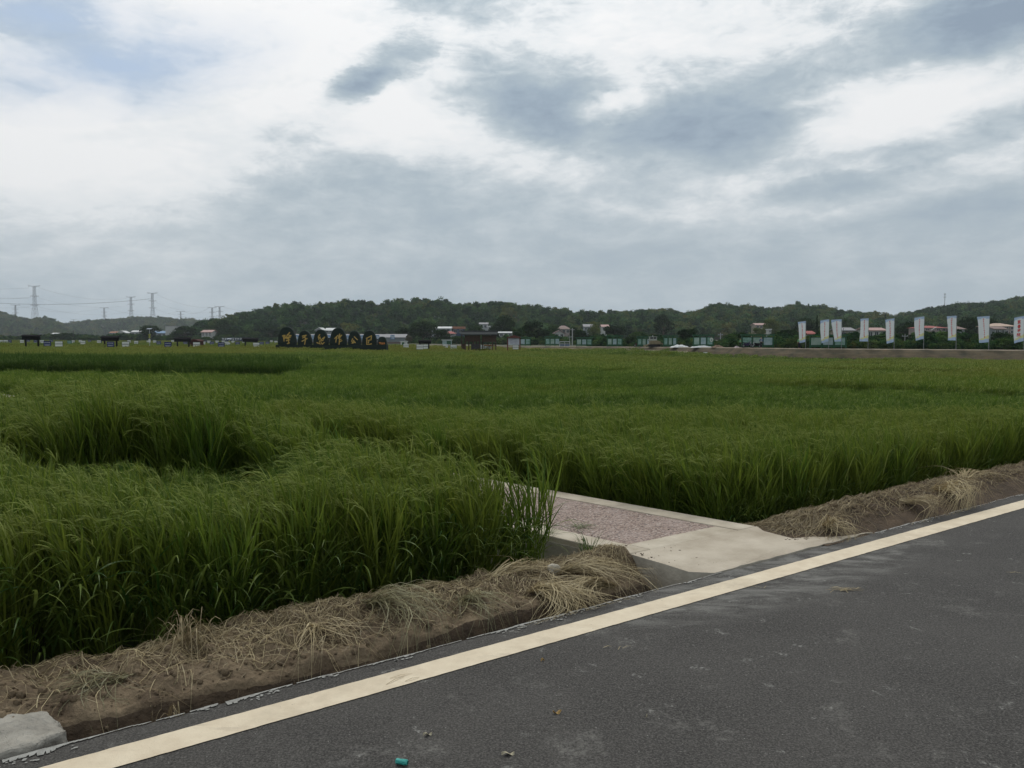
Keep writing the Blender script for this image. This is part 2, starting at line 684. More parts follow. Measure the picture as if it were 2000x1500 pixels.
def asphalt_material():
    m = bpy.data.materials.new("asphalt")
    m.use_nodes = True
    nt = m.node_tree
    N, L = nt.nodes.new, nt.links.new
    p = nt.nodes["Principled BSDF"]
    p.inputs["Specular IOR Level"].default_value = 0.25
    t = N("ShaderNodeTexCoord")

    def noise(scale, det=4, ro=0.6, dist=0.0, st_=(1, 1, 1), loc=(0, 0, 0), rotz=0.0):
        mp = N("ShaderNodeMapping")
        mp.inputs["Scale"].default_value = st_
        mp.inputs["Location"].default_value = loc
        mp.inputs["Rotation"].default_value = (0, 0, rotz)
        L(t.outputs["Object"], mp.inputs[0])
        n = N("ShaderNodeTexNoise")
        n.inputs["Scale"].default_value = scale
        n.inputs["Detail"].default_value = det
        n.inputs["Roughness"].default_value = ro
        n.inputs["Distortion"].default_value = dist
        L(mp.outputs[0], n.inputs["Vector"])
        return n.outputs["Fac"]

    def step(x, a, b):
        r = N("ShaderNodeMapRange")
        r.interpolation_type = "SMOOTHSTEP"
        r.inputs["From Min"].default_value = a
        r.inputs["From Max"].default_value = b
        L(x, r.inputs[0])
        return r.outputs[0]

    def mul(a, b):
        n = N("ShaderNodeMath")
        n.operation = "MULTIPLY"
        for i, x in enumerate((a, b)):
            if isinstance(x, (int, float)):
                n.inputs[i].default_value = x
            else:
                L(x, n.inputs[i])
        return n.outputs[0]

    def mixc(f, a, b):
        n = N("ShaderNodeMix")
        n.data_type = "RGBA"
        if isinstance(f, (int, float)):
            n.inputs[0].default_value = f
        else:
            L(f, n.inputs[0])
        for i, x in ((6, a), (7, b)):
            if isinstance(x, tuple):
                n.inputs[i].default_value = (*x, 1)
            else:
                L(x, n.inputs[i])
        return n.outputs[2]

    c = mixc(step(noise(1.1, 5), .35, .65), (.029, .026, .0235), (.050, .0455, .041))
    c = mixc(mul(step(noise(30, 7, .8, loc=(7, 7, 1)), .46, .62), .55), c, (.085, .078, .070))
    c = mixc(mul(step(noise(26, 7, .8, loc=(2, 9, 1)), .52, .66), .6), c, (.018, .0165, .015))
    c = mixc(mul(step(noise(95, 4, .75), .44, .64), .85), c, (.120, .111, .101))          # stones in the wearing course
    c = mixc(mul(step(noise(120, 3, .7, loc=(3, 1, 2)), .52, .62), .7), c, (.014, .013, .013))   # pits
    v = N("ShaderNodeTexVoronoi")
    v.inputs["Scale"].default_value = 55
    L(t.outputs["Object"], v.inputs["Vector"])
    vs_ = N("ShaderNodeMath")
    vs_.operation = "LESS_THAN"
    vs_.inputs[1].default_value = 0.14
    L(v.outputs["Distance"], vs_.inputs[0])
    sv = N("ShaderNodeSeparateColor")
    L(v.outputs["Color"], sv.inputs[0])
    c = mixc(mul(vs_.outputs[0], step(sv.outputs[0], .90, .96)), c, (.26, .25, .23))   # pale chips
    # cement dust: drag marks along the road and loose patches
    lng = step(noise(9, 7, .72, .8, st_=(.28, 1, 1), rotz=R(-36)), .60, .74)
    patch = step(noise(1.3, 4, .55, loc=(4, 2, 0)), .46, .64)
    fine = step(noise(46, 4, .75, loc=(1, 5, 0)), .44, .60)
    c = mixc(mul(mul(lng, patch), mul(fine, .75)), c, (.30, .29, .265))
    spots = step(noise(5.5, 7, .70, .4, loc=(9, 3, 0)), .60, .68)
    c = mixc(mul(mul(spots, fine), .7), c, (.30, .29, .265))
    scuff = mul(step(noise(2.4, 9, .74, .3, loc=(6, 1, 3)), .545, .66), step(noise(38, 5, .8, loc=(3, 3, 3)), .40, .58))
    c = mixc(mul(scuff, .40), c, (.230, .218, .195))
    # cement dragged off the apron onto the carriageway
    g = N("ShaderNodeTexGradient")
    g.gradient_type = "SPHERICAL"
    mp = N("ShaderNodeMapping")
    mp.vector_type = "TEXTURE"
    pc = gnd(1540, 1120)
    mp.inputs["Location"].default_value = (pc.x, pc.y, 0)
    mp.inputs["Rotation"].default_value = (0, 0, math.atan2(U.y, U.x))
    mp.inputs["Scale"].default_value = (2.3, .55, 1)
    L(t.outputs["Object"], mp.inputs[0])
    L(mp.outputs[0], g.inputs[0])
    sm = mul(step(noise(7, 8, .7, .5, st_=(.35, 1, 1), rotz=R(-36), loc=(2, 8, 0)), .40, .66), step(g.outputs["Fac"], .05, .55))
    c = mixc(mul(sm, .62), c, (.235, .225, .205))
    L(c, p.inputs["Base Color"])
    rr = N("ShaderNodeMapRange")
    rr.inputs["To Min"].default_value = .72
    rr.inputs["To Max"].default_value = .95
    L(noise(40, 3), rr.inputs[0])
    L(rr.outputs[0], p.inputs["Roughness"])
    b = N("ShaderNodeBump")
    b.inputs["Strength"].default_value = .30
    b.inputs["Distance"].default_value = .004
    L(noise(150, 4, .75), b.inputs["Height"])
    L(b.outputs[0], p.inputs["Normal"])
    return m


# ground sheet, all the way to the horizon
azs = np.concatenate([np.linspace(-50, 50, 121), np.linspace(56, 304, 42)]) * math.pi / 180
rs = np.concatenate([[0.4, 1.5, 2.5], np.geomspace(3.2, 9000, 110)])
gb = MB()
A_, R_ = np.meshgrid(azs, rs)
X_, Y_ = R_ * np.sin(A_), R_ * np.cos(A_)
Z_ = ground_z(X_, Y_)
gb.v = [tuple(p) for p in np.stack([X_, Y_, Z_], -1).reshape(-1, 3)]
na = len(azs)
for i in range(len(rs) - 1):
    for j in range(na):
        gb.f.append((i * na + j, i * na + (j + 1) % na, (i + 1) * na + (j + 1) % na, (i + 1) * na + j))
        gb.m.append(0)
gb.f.append(tuple(range(na)))
gb.m.append(0)
M_GROUND = mat("paddy_ground", (.060, .070, .024), (.028, .036, .012), 0.25, 0.95, 0.3, 8)
tag(gb.build("ground", M_GROUND, smooth=True), kind="structure")

# asphalt with a ragged edge
M_ASPH = asphalt_material()


def edge_t(s):
    return T_EDGE + 0.016 * (float(fbm(s * 6.0, 0.3, 5, 5)) - 0.5) * 2 + .012 * (float(vnoise(s * .9, 2.0, 8)) - .5)


ss = [-60, -30, -12, -6] + list(np.arange(-3, 16, 0.03)) + list(np.arange(16, 60, .4)) + [80, 140, 260]
rb = MB()
for a, b in zip(ss[:-1], ss[1:]):
    rb.poly([road_pt(a, -3.2), road_pt(b, -3.2), road_pt(b, edge_t(b)), road_pt(a, edge_t(a))])
    rb.poly([road_pt(a, edge_t(a)), road_pt(b, edge_t(b)), road_pt(b, edge_t(b) + .01, -.16), road_pt(a, edge_t(a) + .01, -.16)])
rb.poly([road_pt(-60, -9), road_pt(260, -9), road_pt(260, -3.2), road_pt(-60, -3.2)])
tag(rb.build("road", M_ASPH), kind="structure")

# painted edge line
M_LINE = mat("cream_road_paint", (.74, .63, .47), (.61, .50, .36), 7.0, 0.7, 0.25, 140, detail=9)
lb = MB()
ls = [-8] + list(np.arange(-3, 24, .02)) + list(np.arange(24, 90, .5))
for a, b in zip(ls[:-1], ls[1:]):
    w = lambda s, k: .003 * (float(fbm(s * 22, k, 3, 3)) - .5) * 2
    lb.poly([road_pt(a, T_L0 + w(a, 1), .004), road_pt(b, T_L0 + w(b, 1), .004), road_pt(b, T_L1 + w(b, 4), .004), road_pt(a, T_L1 + w(a, 4), .004)])
_nt = M_LINE.node_tree
_p = _nt.nodes["Principled BSDF"]
_src = _p.inputs["Base Color"].links[0].from_socket
_tc = _nt.nodes.new("ShaderNodeTexCoord")
for sc_, lo_, hi_, st_, col_ in ((34, .66, .72, (1, 1, 1), (.10, .088, .075)), (9, .60, .72, (.22, 1, 1), (.40, .33, .25)), (2.2, .52, .70, (1, 1, 1), (.52, .43, .31))):
    _mp = _nt.nodes.new("ShaderNodeMapping")
    _mp.inputs["Scale"].default_value = st_
    _mp.inputs["Rotation"].default_value = (0, 0, R(-36))
    _nt.links.new(_tc.outputs["Object"], _mp.inputs[0])
    _n = _nt.nodes.new("ShaderNodeTexNoise")
    _n.inputs["Scale"].default_value = sc_
    _n.inputs["Detail"].default_value = 6
    _n.inputs["Roughness"].default_value = .7
    _nt.links.new(_mp.outputs[0], _n.inputs["Vector"])
    _r = _nt.nodes.new("ShaderNodeMapRange")
    _r.inputs["From Min"].default_value = lo_
    _r.inputs["From Max"].default_value = hi_
    _r.inputs["To Max"].default_value = .8
    _nt.links.new(_n.outputs["Fac"], _r.inputs[0])
    _m = _nt.nodes.new("ShaderNodeMix")
    _m.data_type = "RGBA"
    _nt.links.new(_r.outputs[0], _m.inputs[0])
    _nt.links.new(_src, _m.inputs[6])
    _m.inputs[7].default_value = (*col_, 1)
    _src = _m.outputs[2]
_nt.links.new(_src, _p.inputs["Base Color"])
tag(lb.build("edge_line", M_LINE), kind="structure")

# cement crumbs along the edge of the asphalt
M_CRUMB = mat("cement_crumbs", (.42, .41, .38), (.25, .24, .22), 40, .95, .5, 200)
cb = MB()
s = -2.0
while s < 22:
    q = float(fbm(s * 3.1, 7.7, 21, 4))
    wd = max(0, (q - .40)) * .11 * (1.6 if s < 1.2 else .8) + .006
    ln = rnd.uniform(.012, .04)
    if rnd.random() < .93 and not (4.4 < s < 6.3):
        e = edge_t(s)
        k = rnd.uniform(.5, 1.2)
        ring = [road_pt(s, e - wd * k, .0045), road_pt(s + ln * .6, e - wd * k * rnd.uniform(.6, 1.1), .005), road_pt(s + ln, e - wd * .3, .0045),
                road_pt(s + ln, e + .004, .004), road_pt(s, e + .004, .004)]
        cb.poly(ring)
        if rnd.random() < .35 and wd > .012:
            for _ in range(3):
                a, b = s + rnd.uniform(0, .05), e - wd * rnd.uniform(1.0, 2.6)
                r = rnd.uniform(.003, .008)
                cb.poly([road_pt(a + r * math.cos(x) * 1.6, b + r * math.sin(x), .0045) for x in np.linspace(0, 5.2, 6)])
    s += ln * .9
tag(cb.build("road_edge", M_CRUMB), kind="structure")


# ---- earth verge on both sides of the path
def nt_pt(n, t, z=0.0):
    a = np.array([[PN.x, PN.y], [V.x, V.y]])
    x, y = np.linalg.solve(a, [n, t])
    return Vector((x, y, z))


_lt = [3.60, 3.63, 3.74, 3.80, 3.835, 3.89, 4.00, 4.20, 4.36, 4.48, 4.62, 4.78]
_lz = [-.14, -.15, -.145, -.10, -.005, .012, .035, .070, .060, .015, -.16, -.42]
_rt = [3.60, 3.64, 3.72, 3.82, 3.95, 4.08, 4.20, 4.32, 4.48, 4.66, 4.78]
_rz = [-.012, .0, .035, .085, .120, .130, .110, .060, -.06, -.30, -.42]


def verge_z(s, t, rightside=None):
    s, t = np.asarray(s, float), np.asarray(t, float)
    if rightside is None:
        rightside = s > 5.0
    sh = .05 * (vnoise(s * 1.1, t * 0 + 3, 31) - .5) * 2
    tt = t - T_EDGE + 3.62 + sh * np.clip((t - 3.68) / .2, 0, 1)
    z = np.where(rightside, np.interp(tt, _rt, _rz), np.interp(tt, _lt, _lz))
    k = np.clip((t - 3.72) / .1, .15, 1)
    z = z + k * (.060 * (fbm(s * 2.2, t * 3.0, 41, 3) - .5) + .070 * (fbm(s * 11, t * 11, 42, 4) - .5) * 1.4 + .022 * (fbm(s * 34, t * 34, 47, 2) - .5))
    n = s * U.dot(PN) + t * V.dot(PN)
    hollow = np.clip(1.6 - (N0 - n) / .20, 0, 1) * np.clip((4.20 - t) / .22, 0, 1) * np.where(rightside, 0, 1)
    z = z - .26 * hollow
    far = np.where(rightside, np.clip(1 - (n - N1) / .5, 0, 1), 0)
    return z * (1 - far) + far * .004


vm = MB()
tg = np.linspace(3.605, 4.78, 84) - 3.62 + T_EDGE


M_HUMUS_SHADE = mat("root_matted_earth_and_gutter_shade", (.120, .082, .052), (.045, .032, .022), 7.0, 0.97, 1.0, 50, detail=10)


def verge_strip(mb, smin, smax, cut_n, rightside, cnt):
    base = len(mb.v)
    w = np.linspace(0, 1, cnt)
    if rightside:
        w = w ** 1.9
    for t in tg:
        send = (cut_n - t * V.dot(PN)) / U.dot(PN)
        a, b = (send, smax) if rightside else (smin, send)
        s_ = a + (b - a) * w
        z_ = verge_z(s_, np.full_like(s_, t), rightside)
        for q in range(cnt):
            mb.v.append(tuple(road_pt(s_[q], t, z_[q])))
    for i in range(len(tg) - 1):
        for j in range(cnt - 1):
            a = base + i * cnt + j
            mb.f.append((a, a + 1, a + cnt + 1, a + cnt))
            mb.m.append(1 if rightside or tg[i] - T_EDGE < .205 else 0)  # right mound: dark earth; left gutter: same colour painted as shade under the lip


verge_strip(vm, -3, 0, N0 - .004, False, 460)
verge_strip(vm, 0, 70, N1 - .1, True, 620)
tag(vm.build("earth_verge", [M_SOIL, M_HUMUS_SHADE], smooth=True), kind="structure")

# ---- concrete side path
KW = .215
PZ = .035
M_KERB = M_CONC
pk = MB()
GAP = .012
for n0_, n1_ in ((N0, N0 + KW), (N1 - KW, N1)):
    pk.prism([nt_pt(n0_, T_JOINT + GAP, -.5), nt_pt(n1_, T_JOINT + GAP, -.5), nt_pt(n1_, 45, -.5), nt_pt(n0_, 45, -.5)], (0, 0, .5 + PZ))
pk.prism([nt_pt(N0 + KW + GAP, T_JOINT + GAP, -.5), nt_pt(N1 - KW - GAP, T_JOINT + GAP, -.5), nt_pt(N1 - KW - GAP, T_GRAV, -.5), nt_pt(N0 + KW + GAP, T_GRAV, -.5)], (0, 0, .5 + PZ - .003))
ko = pk.build("path_kerb", M_KERB)
bv = ko.modifiers.new("bevel", "BEVEL")
bv.width = .008
bv.segments = 2
tag(ko, kind="structure")


def gravel_material():
    m = bpy.data.materials.new("pink_washed_gravel")
    m.use_nodes = True
    nt = m.node_tree
    N, L = nt.nodes.new, nt.links.new
    p = nt.nodes["Principled BSDF"]
    p.inputs["Roughness"].default_value = .85
    t = N("ShaderNodeTexCoord")
    v = N("ShaderNodeTexVoronoi")
    v.inputs["Scale"].default_value = 75
    L(t.outputs["Object"], v.inputs["Vector"])
    s_ = N("ShaderNodeSeparateColor")
    L(v.outputs["Color"], s_.inputs[0])
    r = N("ShaderNodeValToRGB")
    L(s_.outputs[0], r.inputs[0])
    e = r.color_ramp.elements
    e[0].position, e[0].color = 0, (.045, .036, .034, 1)
    e[1].position, e[1].color = 1, (.46, .39, .345, 1)
    for q, c in ((.2, (.16, .105, .086)), (.5, (.27, .19, .155)), (.8, (.35, .265, .22))):
        x = e.new(q)
        x.color = (*c, 1)
    n = N("ShaderNodeTexNoise")
    n.inputs["Scale"].default_value = 2.5
    n.inputs["Detail"].default_value = 6
    L(t.outputs["Object"], n.inputs["Vector"])
    mx = N("ShaderNodeMix")
    mx.data_type = "RGBA"
    mr = N("ShaderNodeMapRange")
    mr.inputs["From Min"].default_value = .45
    mr.inputs["From Max"].default_value = .75
    mr.inputs["To Max"].default_value = .55
    L(n.outputs["Fac"], mr.inputs[0])
    L(mr.outputs[0], mx.inputs[0])
    L(r.outputs[0], mx.inputs[6])
    mx.inputs[7].default_value = (.38, .30, .27, 1)
    L(mx.outputs[2], p.inputs["Base Color"])
    b = N("ShaderNodeBump")
    b.inputs["Strength"].default_value = .8
    b.inputs["Distance"].default_value = .006
    b.invert = True
    L(v.outputs["Distance"], b.inputs["Height"])
    L(b.outputs[0], p.inputs["Normal"])
    return m


pg = MB()
pg.prism([nt_pt(N0 + KW, T_GRAV + .004, -.5), nt_pt(N1 - KW, T_GRAV + .004, -.5), nt_pt(N1 - KW, 45, -.5), nt_pt(N0 + KW, 45, -.5)], (0, 0, .5 + PZ - .010))
tag(pg.build("path", gravel_material()), kind="structure")

# apron between path and road
EZ = .008


def EZF(t):
    k = min(1, max(0, (t - T_EDGE) / (T_JOINT - T_EDGE)))
    return EZ + (PZ - EZ) * k + .001

jl, jr = nt_pt(N0 + .002, T_JOINT, PZ), nt_pt(N1 - .002, T_JOINT, PZ)


def clampt(px, py, z):
    s_, t_ = st(gnd(px, py))
    return road_pt(s_, max(t_, T_EDGE + .012), z)


ap_ring = [jl, clampt(1300, 1109, .024), clampt(1345, 1119, EZ)]
for s_ in np.arange(st(ap_ring[-1])[0] + .12, 6.25, .1):
    ap_ring.append(road_pt(s_, T_EDGE + .012 + .02 * rnd.random(), EZ))
ap_ring += [clampt(1704, 1041, .007), clampt(1648, 1046, .012), clampt(1600, 1050, .014), clampt(1548, 1056, .018), clampt(1510, 1048, .026), clampt(1472, 1040, PZ - .002), jr]
am = MB()
ctr = sum(ap_ring, Vector()) / len(ap_ring)
ctr.z = .024
for a, b in zip(ap_ring, ap_ring[1:] + ap_ring[:1]):
    am.poly([a, b, ctr])
    am.poly([Vector((a.x, a.y, -.5)), Vector((b.x, b.y, -.5)), b, a], 1)
M_APRON = mat("apron_concrete", (.58, .505, .405), (.33, .27, .20), 1.5, .85, .5, 60, detail=14)
tag(am.build("path_apron", [M_APRON, M_CONCW]), kind="structure")
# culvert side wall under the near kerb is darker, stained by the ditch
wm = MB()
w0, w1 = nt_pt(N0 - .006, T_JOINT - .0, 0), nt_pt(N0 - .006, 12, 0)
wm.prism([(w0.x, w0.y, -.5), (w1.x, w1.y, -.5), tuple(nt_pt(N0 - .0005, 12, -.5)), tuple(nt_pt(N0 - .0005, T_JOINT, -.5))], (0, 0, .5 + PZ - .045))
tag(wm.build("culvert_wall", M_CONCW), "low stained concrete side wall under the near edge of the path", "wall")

# ---- straw and litter on the verge
M_STRAW = leaf_mat("dry_straw", (.120, .082, .046), (.52, .42, .24), .15, .03, hue=False)
M_STRAWG = leaf_mat("greying_straw", (.10, .085, .05), (.33, .30, .16), .15, .03, hue=False)


def lay_straw(mb, tint, s, t, ang, ln, w, rs, lift=.006, k=4, tn=None):
    pts, wd = [], []
    bend = rnd.uniform(-1.2, 1.2)
    up = rnd.uniform(0, .025)
    for i in range(k + 1):
        f = i / k
        a = ang + bend * f * .6
        s2, t2 = s + math.cos(a) * ln * f, t + math.sin(a) * ln * f
        t2 = max(t2, T_EDGE + .02)
        z = float(verge_z(s2, t2, rs)) + lift + up * math.sin(math.pi * f)
        pts.append(road_pt(s2, t2, z))
        wd.append(w * (1 - .6 * f))
    d = (pts[-1] - pts[0])
    side = Vector((-d.y, d.x, rnd.uniform(-.3, .3) * ln))
    side = side.normalized() if side.length > 1e-6 else Vector((1, 0, 0))
    mb.ribbon(pts, wd, side)
    tint += [tn if tn is not None else min(1, max(0, rnd.gauss(.45, .25)))] * k


stm, stt = MB(), []
for i in range(9000):
    t = rnd.triangular(3.80, 4.56, 4.28)
    smax = (N0 - .05 - t * V.dot(PN)) / U.dot(PN)
    s = rnd.uniform(-1.6, smax)
    dens = float(vnoise(s * 1.7, t * 2.2, 77))
    if rnd.random() > (.25 if s > .4 else .10) + dens * (.95 if s > .4 else .15):
        continue
    lay_straw(stm, stt, s, t, rnd.gauss(0.1, .9) + (math.pi if rnd.random() < .5 else 0), rnd.uniform(.04, .22), rnd.uniform(.0025, .0055), False)
for i in range(7500):
    t = rnd.triangular(3.66, 4.55, 4.05)
    s = (N1 + .12 - t * V.dot(PN)) / U.dot(PN) + rnd.random() ** 1.6 * 12
    lay_straw(stm, stt, s, t, rnd.gauss(0.1, .9) + (math.pi if rnd.random() < .5 else 0), rnd.uniform(.06, .28), rnd.uniform(.003, .006), True, tn=min(1, max(0, rnd.gauss(.24, .2))))
so = stm.build("straw_litter", M_STRAW)
set_tint(so, stt)
tag(so, "loose dry straw and dead roots strewn over the earth verge", None, None, "stuff")


def straw_clump(px, py, label, ang, spread, ln, cnt, rs, pale=.55, up=.05, m=None, zoff=.05, drop=0.0, root=.03):
    g0 = gnd(px, py, zoff)
    s0, t0 = st(g0)
    zb = float(verge_z(s0, t0, rs))
    base = road_pt(s0, t0, zb)
    mb, tn = MB(), []
    for i in range(cnt):
        a = ang + rnd.gauss(0, spread)
        L_ = ln * rnd.uniform(.45, 1.1)
        u_ = up * rnd.uniform(.2, 1.5)
        w = rnd.uniform(.003, .007)
        k = 7
        pts, wd = [], []
        sa, ta = s0 + rnd.gauss(0, root), t0 + rnd.gauss(0, root * .6)
        bend = rnd.gauss(0, .5)
        for q in range(k + 1):
            f = q / k
            aa = a + bend * f * f
            s2, t2 = sa + math.cos(aa) * L_ * f, max(ta + math.sin(aa) * L_ * f, T_EDGE - .03 - .03 * f)
            z = max(float(verge_z(s2, max(t2, T_EDGE + .02), rs)) + .006, -.1) if t2 > T_EDGE else .006
            zz = max(z, zb + u_ * math.sin(math.pi * min(1, f * 1.15)) * 1.2 - drop * f * f) if f < .95 else z + .004
            pts.append(road_pt(s2, t2, zz + .004) - base)
            wd.append(w * (1.05 - .75 * f))
        d = pts[-1] - pts[0]
        side = Vector((-d.y, d.x, rnd.uniform(-.5, .5) * L_))
        side.normalize()
        mb.ribbon(pts, wd, side)
        tn += [min(1, max(0, rnd.gauss(pale, .2)))] * k
    o = mb.build("straw_clump", m or M_STRAW, loc=base)
    set_tint(o, tn)
    return tag(o, label, "straw", "clumps of dry straw on the earth verge")


D90 = -math.pi / 2
straw_clump(362, 1272, "upright dry tuft with pale curled blades, left of the other clumps on the near verge", .6, 1.6, .24, 60, False, .5, .09)
straw_clump(232, 1322, "greyish drooping tuft with a tan stalk, closest to the concrete lump", math.pi * 1.06, .35, .34, 70, False, .35, .05, M_STRAWG)
straw_clump(322, 1352, "thin sparse tuft rooted at the verge lip over the gutter", D90, .7, .16, 22, False, .35, .07)
straw_clump(612, 1226, "pale fan of split blades hanging down the verge toward the gutter", D90, .55, .42, 34, False, .62, .05)
straw_clump(722, 1192, "grey green straw fan sweeping rightward over the verge lip", D90 + .75, .42, .52, 95, False, .5, .07, M_STRAWG)
straw_clump(905, 1172, "short straw tuft with two tails over the gutter, right of the grey fan", D90 + .5, .5, .36, 70, False, .5, .05, M_STRAWG)
straw_clump(870, 1152, "flat pale straw layer lying along the rice edge of the verge", math.pi, .22, .50, 60, False, .55, .02)
straw_clump(965, 1136, "long combed straw swath flattened on the verge crest near the white stone", .05, .16, .62, 110, False, .60, .04)
straw_clump(1040, 1146, "thick draped sheaf spilling over the verge lip onto the asphalt edge", D90 + .25, .24, .62, 130, False, .66, .05)
straw_clump(1085, 1118, "wide straw swath combed to the right below the white stone", D90 + .95, .26, .66, 120, False, .62, .05)
straw_clump(1195, 1128, "bundle of straw lying toward the white stone from the culvert wall", math.pi * .97, .13, .62, 120, False, .58, .06)
straw_clump(1222, 1102, "dark matted straw hanging at the corner of the concrete culvert", D90, .8, .26, 90, False, .22, .05)
straw_clump(1612, 1030, "pale straw fan at the foot of the mound right beside the apron", D90 - .2, .6, .38, 70, True, .62, .07)
straw_clump(1762, 992, "greyish straw swath combed over the right mound, left of the golden bundle", D90 + .35, .3, .62, 90, True, .55, .06)
straw_clump(1838, 972, "bright golden straw bundle fallen across the right mound", D90 - .3, .35, .66, 120, True, .85, .08, root=.08)
straw_clump(1880, 950, "long yellow straw laid along the crest of the right mound above the golden bundle", .3, .3, .8, 70, True, .75, .04, root=.06)

# dirt trodden over the kerb and apron
dm_ = MB()
for (px, py, sx, n) in [(1250, 1094, .10, 60), (1330, 1088, .20, 22), (1300, 1078, .18, 26), (1240, 1085, .12, 40), (1450, 1066, .30, 12), (1400, 1090, .25, 12), (1180, 1072, .25, 30), (1110, 1060, .12, 30), (1220, 1040, .4, 24), (1560, 1050, .15, 70)]:
    c0 = gnd(px, py, PZ)
    for i in range(n):
        q = c0 + U * rnd.gauss(0, sx) + V * rnd.gauss(0, sx * .22)
        s_, t_ = st(q)
        nn = q.dot(PN)
        if not (N0 + .01 < nn < N1 - .01) or t_ < T_EDGE + .05:
            continue
        z = PZ + .0015 if t_ > T_JOINT else EZF(t_)
        r0 = rnd.random() ** 4 * .009 + .0015
        ring = [(q.x + math.cos(a) * r0 * rnd.uniform(.5, 1.3), q.y + math.sin(a) * r0 * rnd.uniform(.5, 1.0), z) for a in np.linspace(0, 5.3, 6)]
        dm_.prism(ring, (0, 0, r0 * .5))
tag(dm_.build("dirt_crumbs", M_HUMUS_SHADE), "crumbs of dark earth trodden over the concrete of the path", None, None, "stuff")

# crumbled clods of earth
clods = MB()
for i in range(2600):
    rs_ = rnd.random() < .3
    t = rnd.triangular(3.70, 4.5, 3.95)
    if rs_:
        s = (N1 + .15 - t * V.dot(PN)) / U.dot(PN) + rnd.random() ** 1.5 * 9
    else:
        s = rnd.uniform(-1.7, (N0 - .1 - t * V.dot(PN)) / U.dot(PN))
    q = rnd.random() ** 3 * .017 + .0035
    z = float(verge_z(s, t, rs_))
    if z < -.09:
        continue
    c = road_pt(s, t, z + q * .3)
    b8 = [Vector((x * rnd.uniform(.6, 1.1), y * rnd.uniform(.6, 1.1), zz_ * rnd.uniform(.5, .9))) * q for x, y, zz_ in ((-1, -1, -1), (1, -1, -1), (1, 1, -1), (-1, 1, -1), (-.7, -.7, 1), (.7, -.7, 1), (.7, .7, 1), (-.7, .7, 1))]
    i0 = len(clods.v)
    clods.v += [tuple(c + p) for p in b8]
    for f in ((0, 3, 2, 1), (4, 5, 6, 7), (0, 1, 5, 4), (1, 2, 6, 5), (2, 3, 7, 6), (3, 0, 4, 7)):
        clods.f.append(tuple(i0 + k for k in f))
        clods.m.append(0)
tag(clods.build("soil_clods", M_SOIL, smooth=True), "crumbled clods of dry earth scattered over the verge", None, None, "stuff")

# ---- stones, rubble, rubbish
M_LUMP = mat("cement_lump", (.40, .37, .32), (.22, .20, .17), 7, .9, .8, 30, detail=9)


def lump(name, c, rx, ry, rz, label, cat, m, seed, rot=0.0, flat=.25, n=18):
    import bmesh
    bm = bmesh.new()
    bmesh.ops.create_icosphere(bm, subdivisions=4, radius=1)
    rg = np.array([v.co[:] for v in bm.verts])
    q = 1 + .35 * (fbm(rg[:, 0] * 1.6 + seed, rg[:, 1] * 1.6 + rg[:, 2] * 1.1, seed, 4) - .5) * 2 + .10 * (fbm(rg[:, 0] * 7 + seed, rg[:, 1] * 7 + rg[:, 2] * 5, seed + 3, 3) - .5)
    if name == "concrete_lump":          # broken slab: squarer, with a chipped flat top
        for v in bm.verts:
            m_ = max(abs(v.co.x), abs(v.co.y), abs(v.co.z))
            v.co = v.co * (1 / m_) ** .72
        rg = np.array([v.co[:] for v in bm.verts])
        q = .80 + .22 * (fbm(rg[:, 0] * 1.1 + 4, rg[:, 1] * 1.6 + rg[:, 2], seed, 2) - .5) * 2 + .10 * (np.floor(fbm(rg[:, 0] * 2.2, rg[:, 1] * 3 + rg[:, 2] * 1.5, seed + 3, 4) * 7) / 7 - .5)
    for v, k in zip(bm.verts, q):
        v.co = Vector((v.co.x * rx * k, v.co.y * ry * k, max(v.co.z, -flat) * rz * k))
    me = bpy.data.meshes.new(name)
    bm.to_mesh(me)
    bm.free()
    me.materials.append(m)
    me.polygons.foreach_set("use_smooth", [True] * len(me.polygons))
    o = bpy.data.objects.new(name, me)
    COL.objects.link(o)
    o.location = c
    o.rotation_euler = (0, 0, rot)
    return tag(o, label, cat)


mb = MB()
top_ = [(-60, 1440), (0, 1416), (45, 1404), (92, 1410), (120, 1420), (133, 1431), (118, 1444), (88, 1452), (60, 1470), (20, 1482), (-40, 1500)]
ring_ = []
for i, (px, py) in enumerate(top_):
    q = gnd(px, py, .0)
    s_, t_ = st(q)
    ring_.append(road_pt(s_, max(t_, T_EDGE + .03), .035 - .05 * max(0, (3.85 - t_)) + .010 * math.sin(i * 2.3)))
c_ = sum(ring_, Vector()) / len(ring_)
mb.prism([p - c_ - Vector((0, 0, .28)) for p in ring_], (0, 0, .28))
# the upper rim follows its own heights
n_ = len(ring_)
o = mb.build("concrete_lump", M_LUMP, loc=c_)
for nm_, kw in (("TRIANGULATE", {}), ("BEVEL", {"width": .012, "segments": 2}), ("SUBSURF", {"subdivision_type": "SIMPLE", "levels": 4, "render_levels": 4})):
    md = o.modifiers.new(nm_.lower(), nm_)
    for k_, v_ in kw.items():
        setattr(md, k_, v_)
for nm_, sz_, sg_ in (("chips", .16, .045), ("grit", .03, .010)):
    tx = bpy.data.textures.new(nm_, "CLOUDS")
    tx.noise_scale = sz_
    tx.noise_depth = 3
    md = o.modifiers.new(nm_, "DISPLACE")
    md.texture = tx
    md.strength = sg_
    md.texture_coords = "LOCAL"
tag(o, "flat broken piece of pale cement on the near verge, sunk beside the asphalt", "rubble")
c_ = gnd(1083, 1106, .09)
lump("stone", Vector((c_.x, c_.y, .045)), .062, .04, .060, "small whitish stone on the verge at the foot of the rice", "stone", mat("white_stone", (.55, .50, .42), (.38, .34, .27), 12, .9, .6, 40), 8, .4)

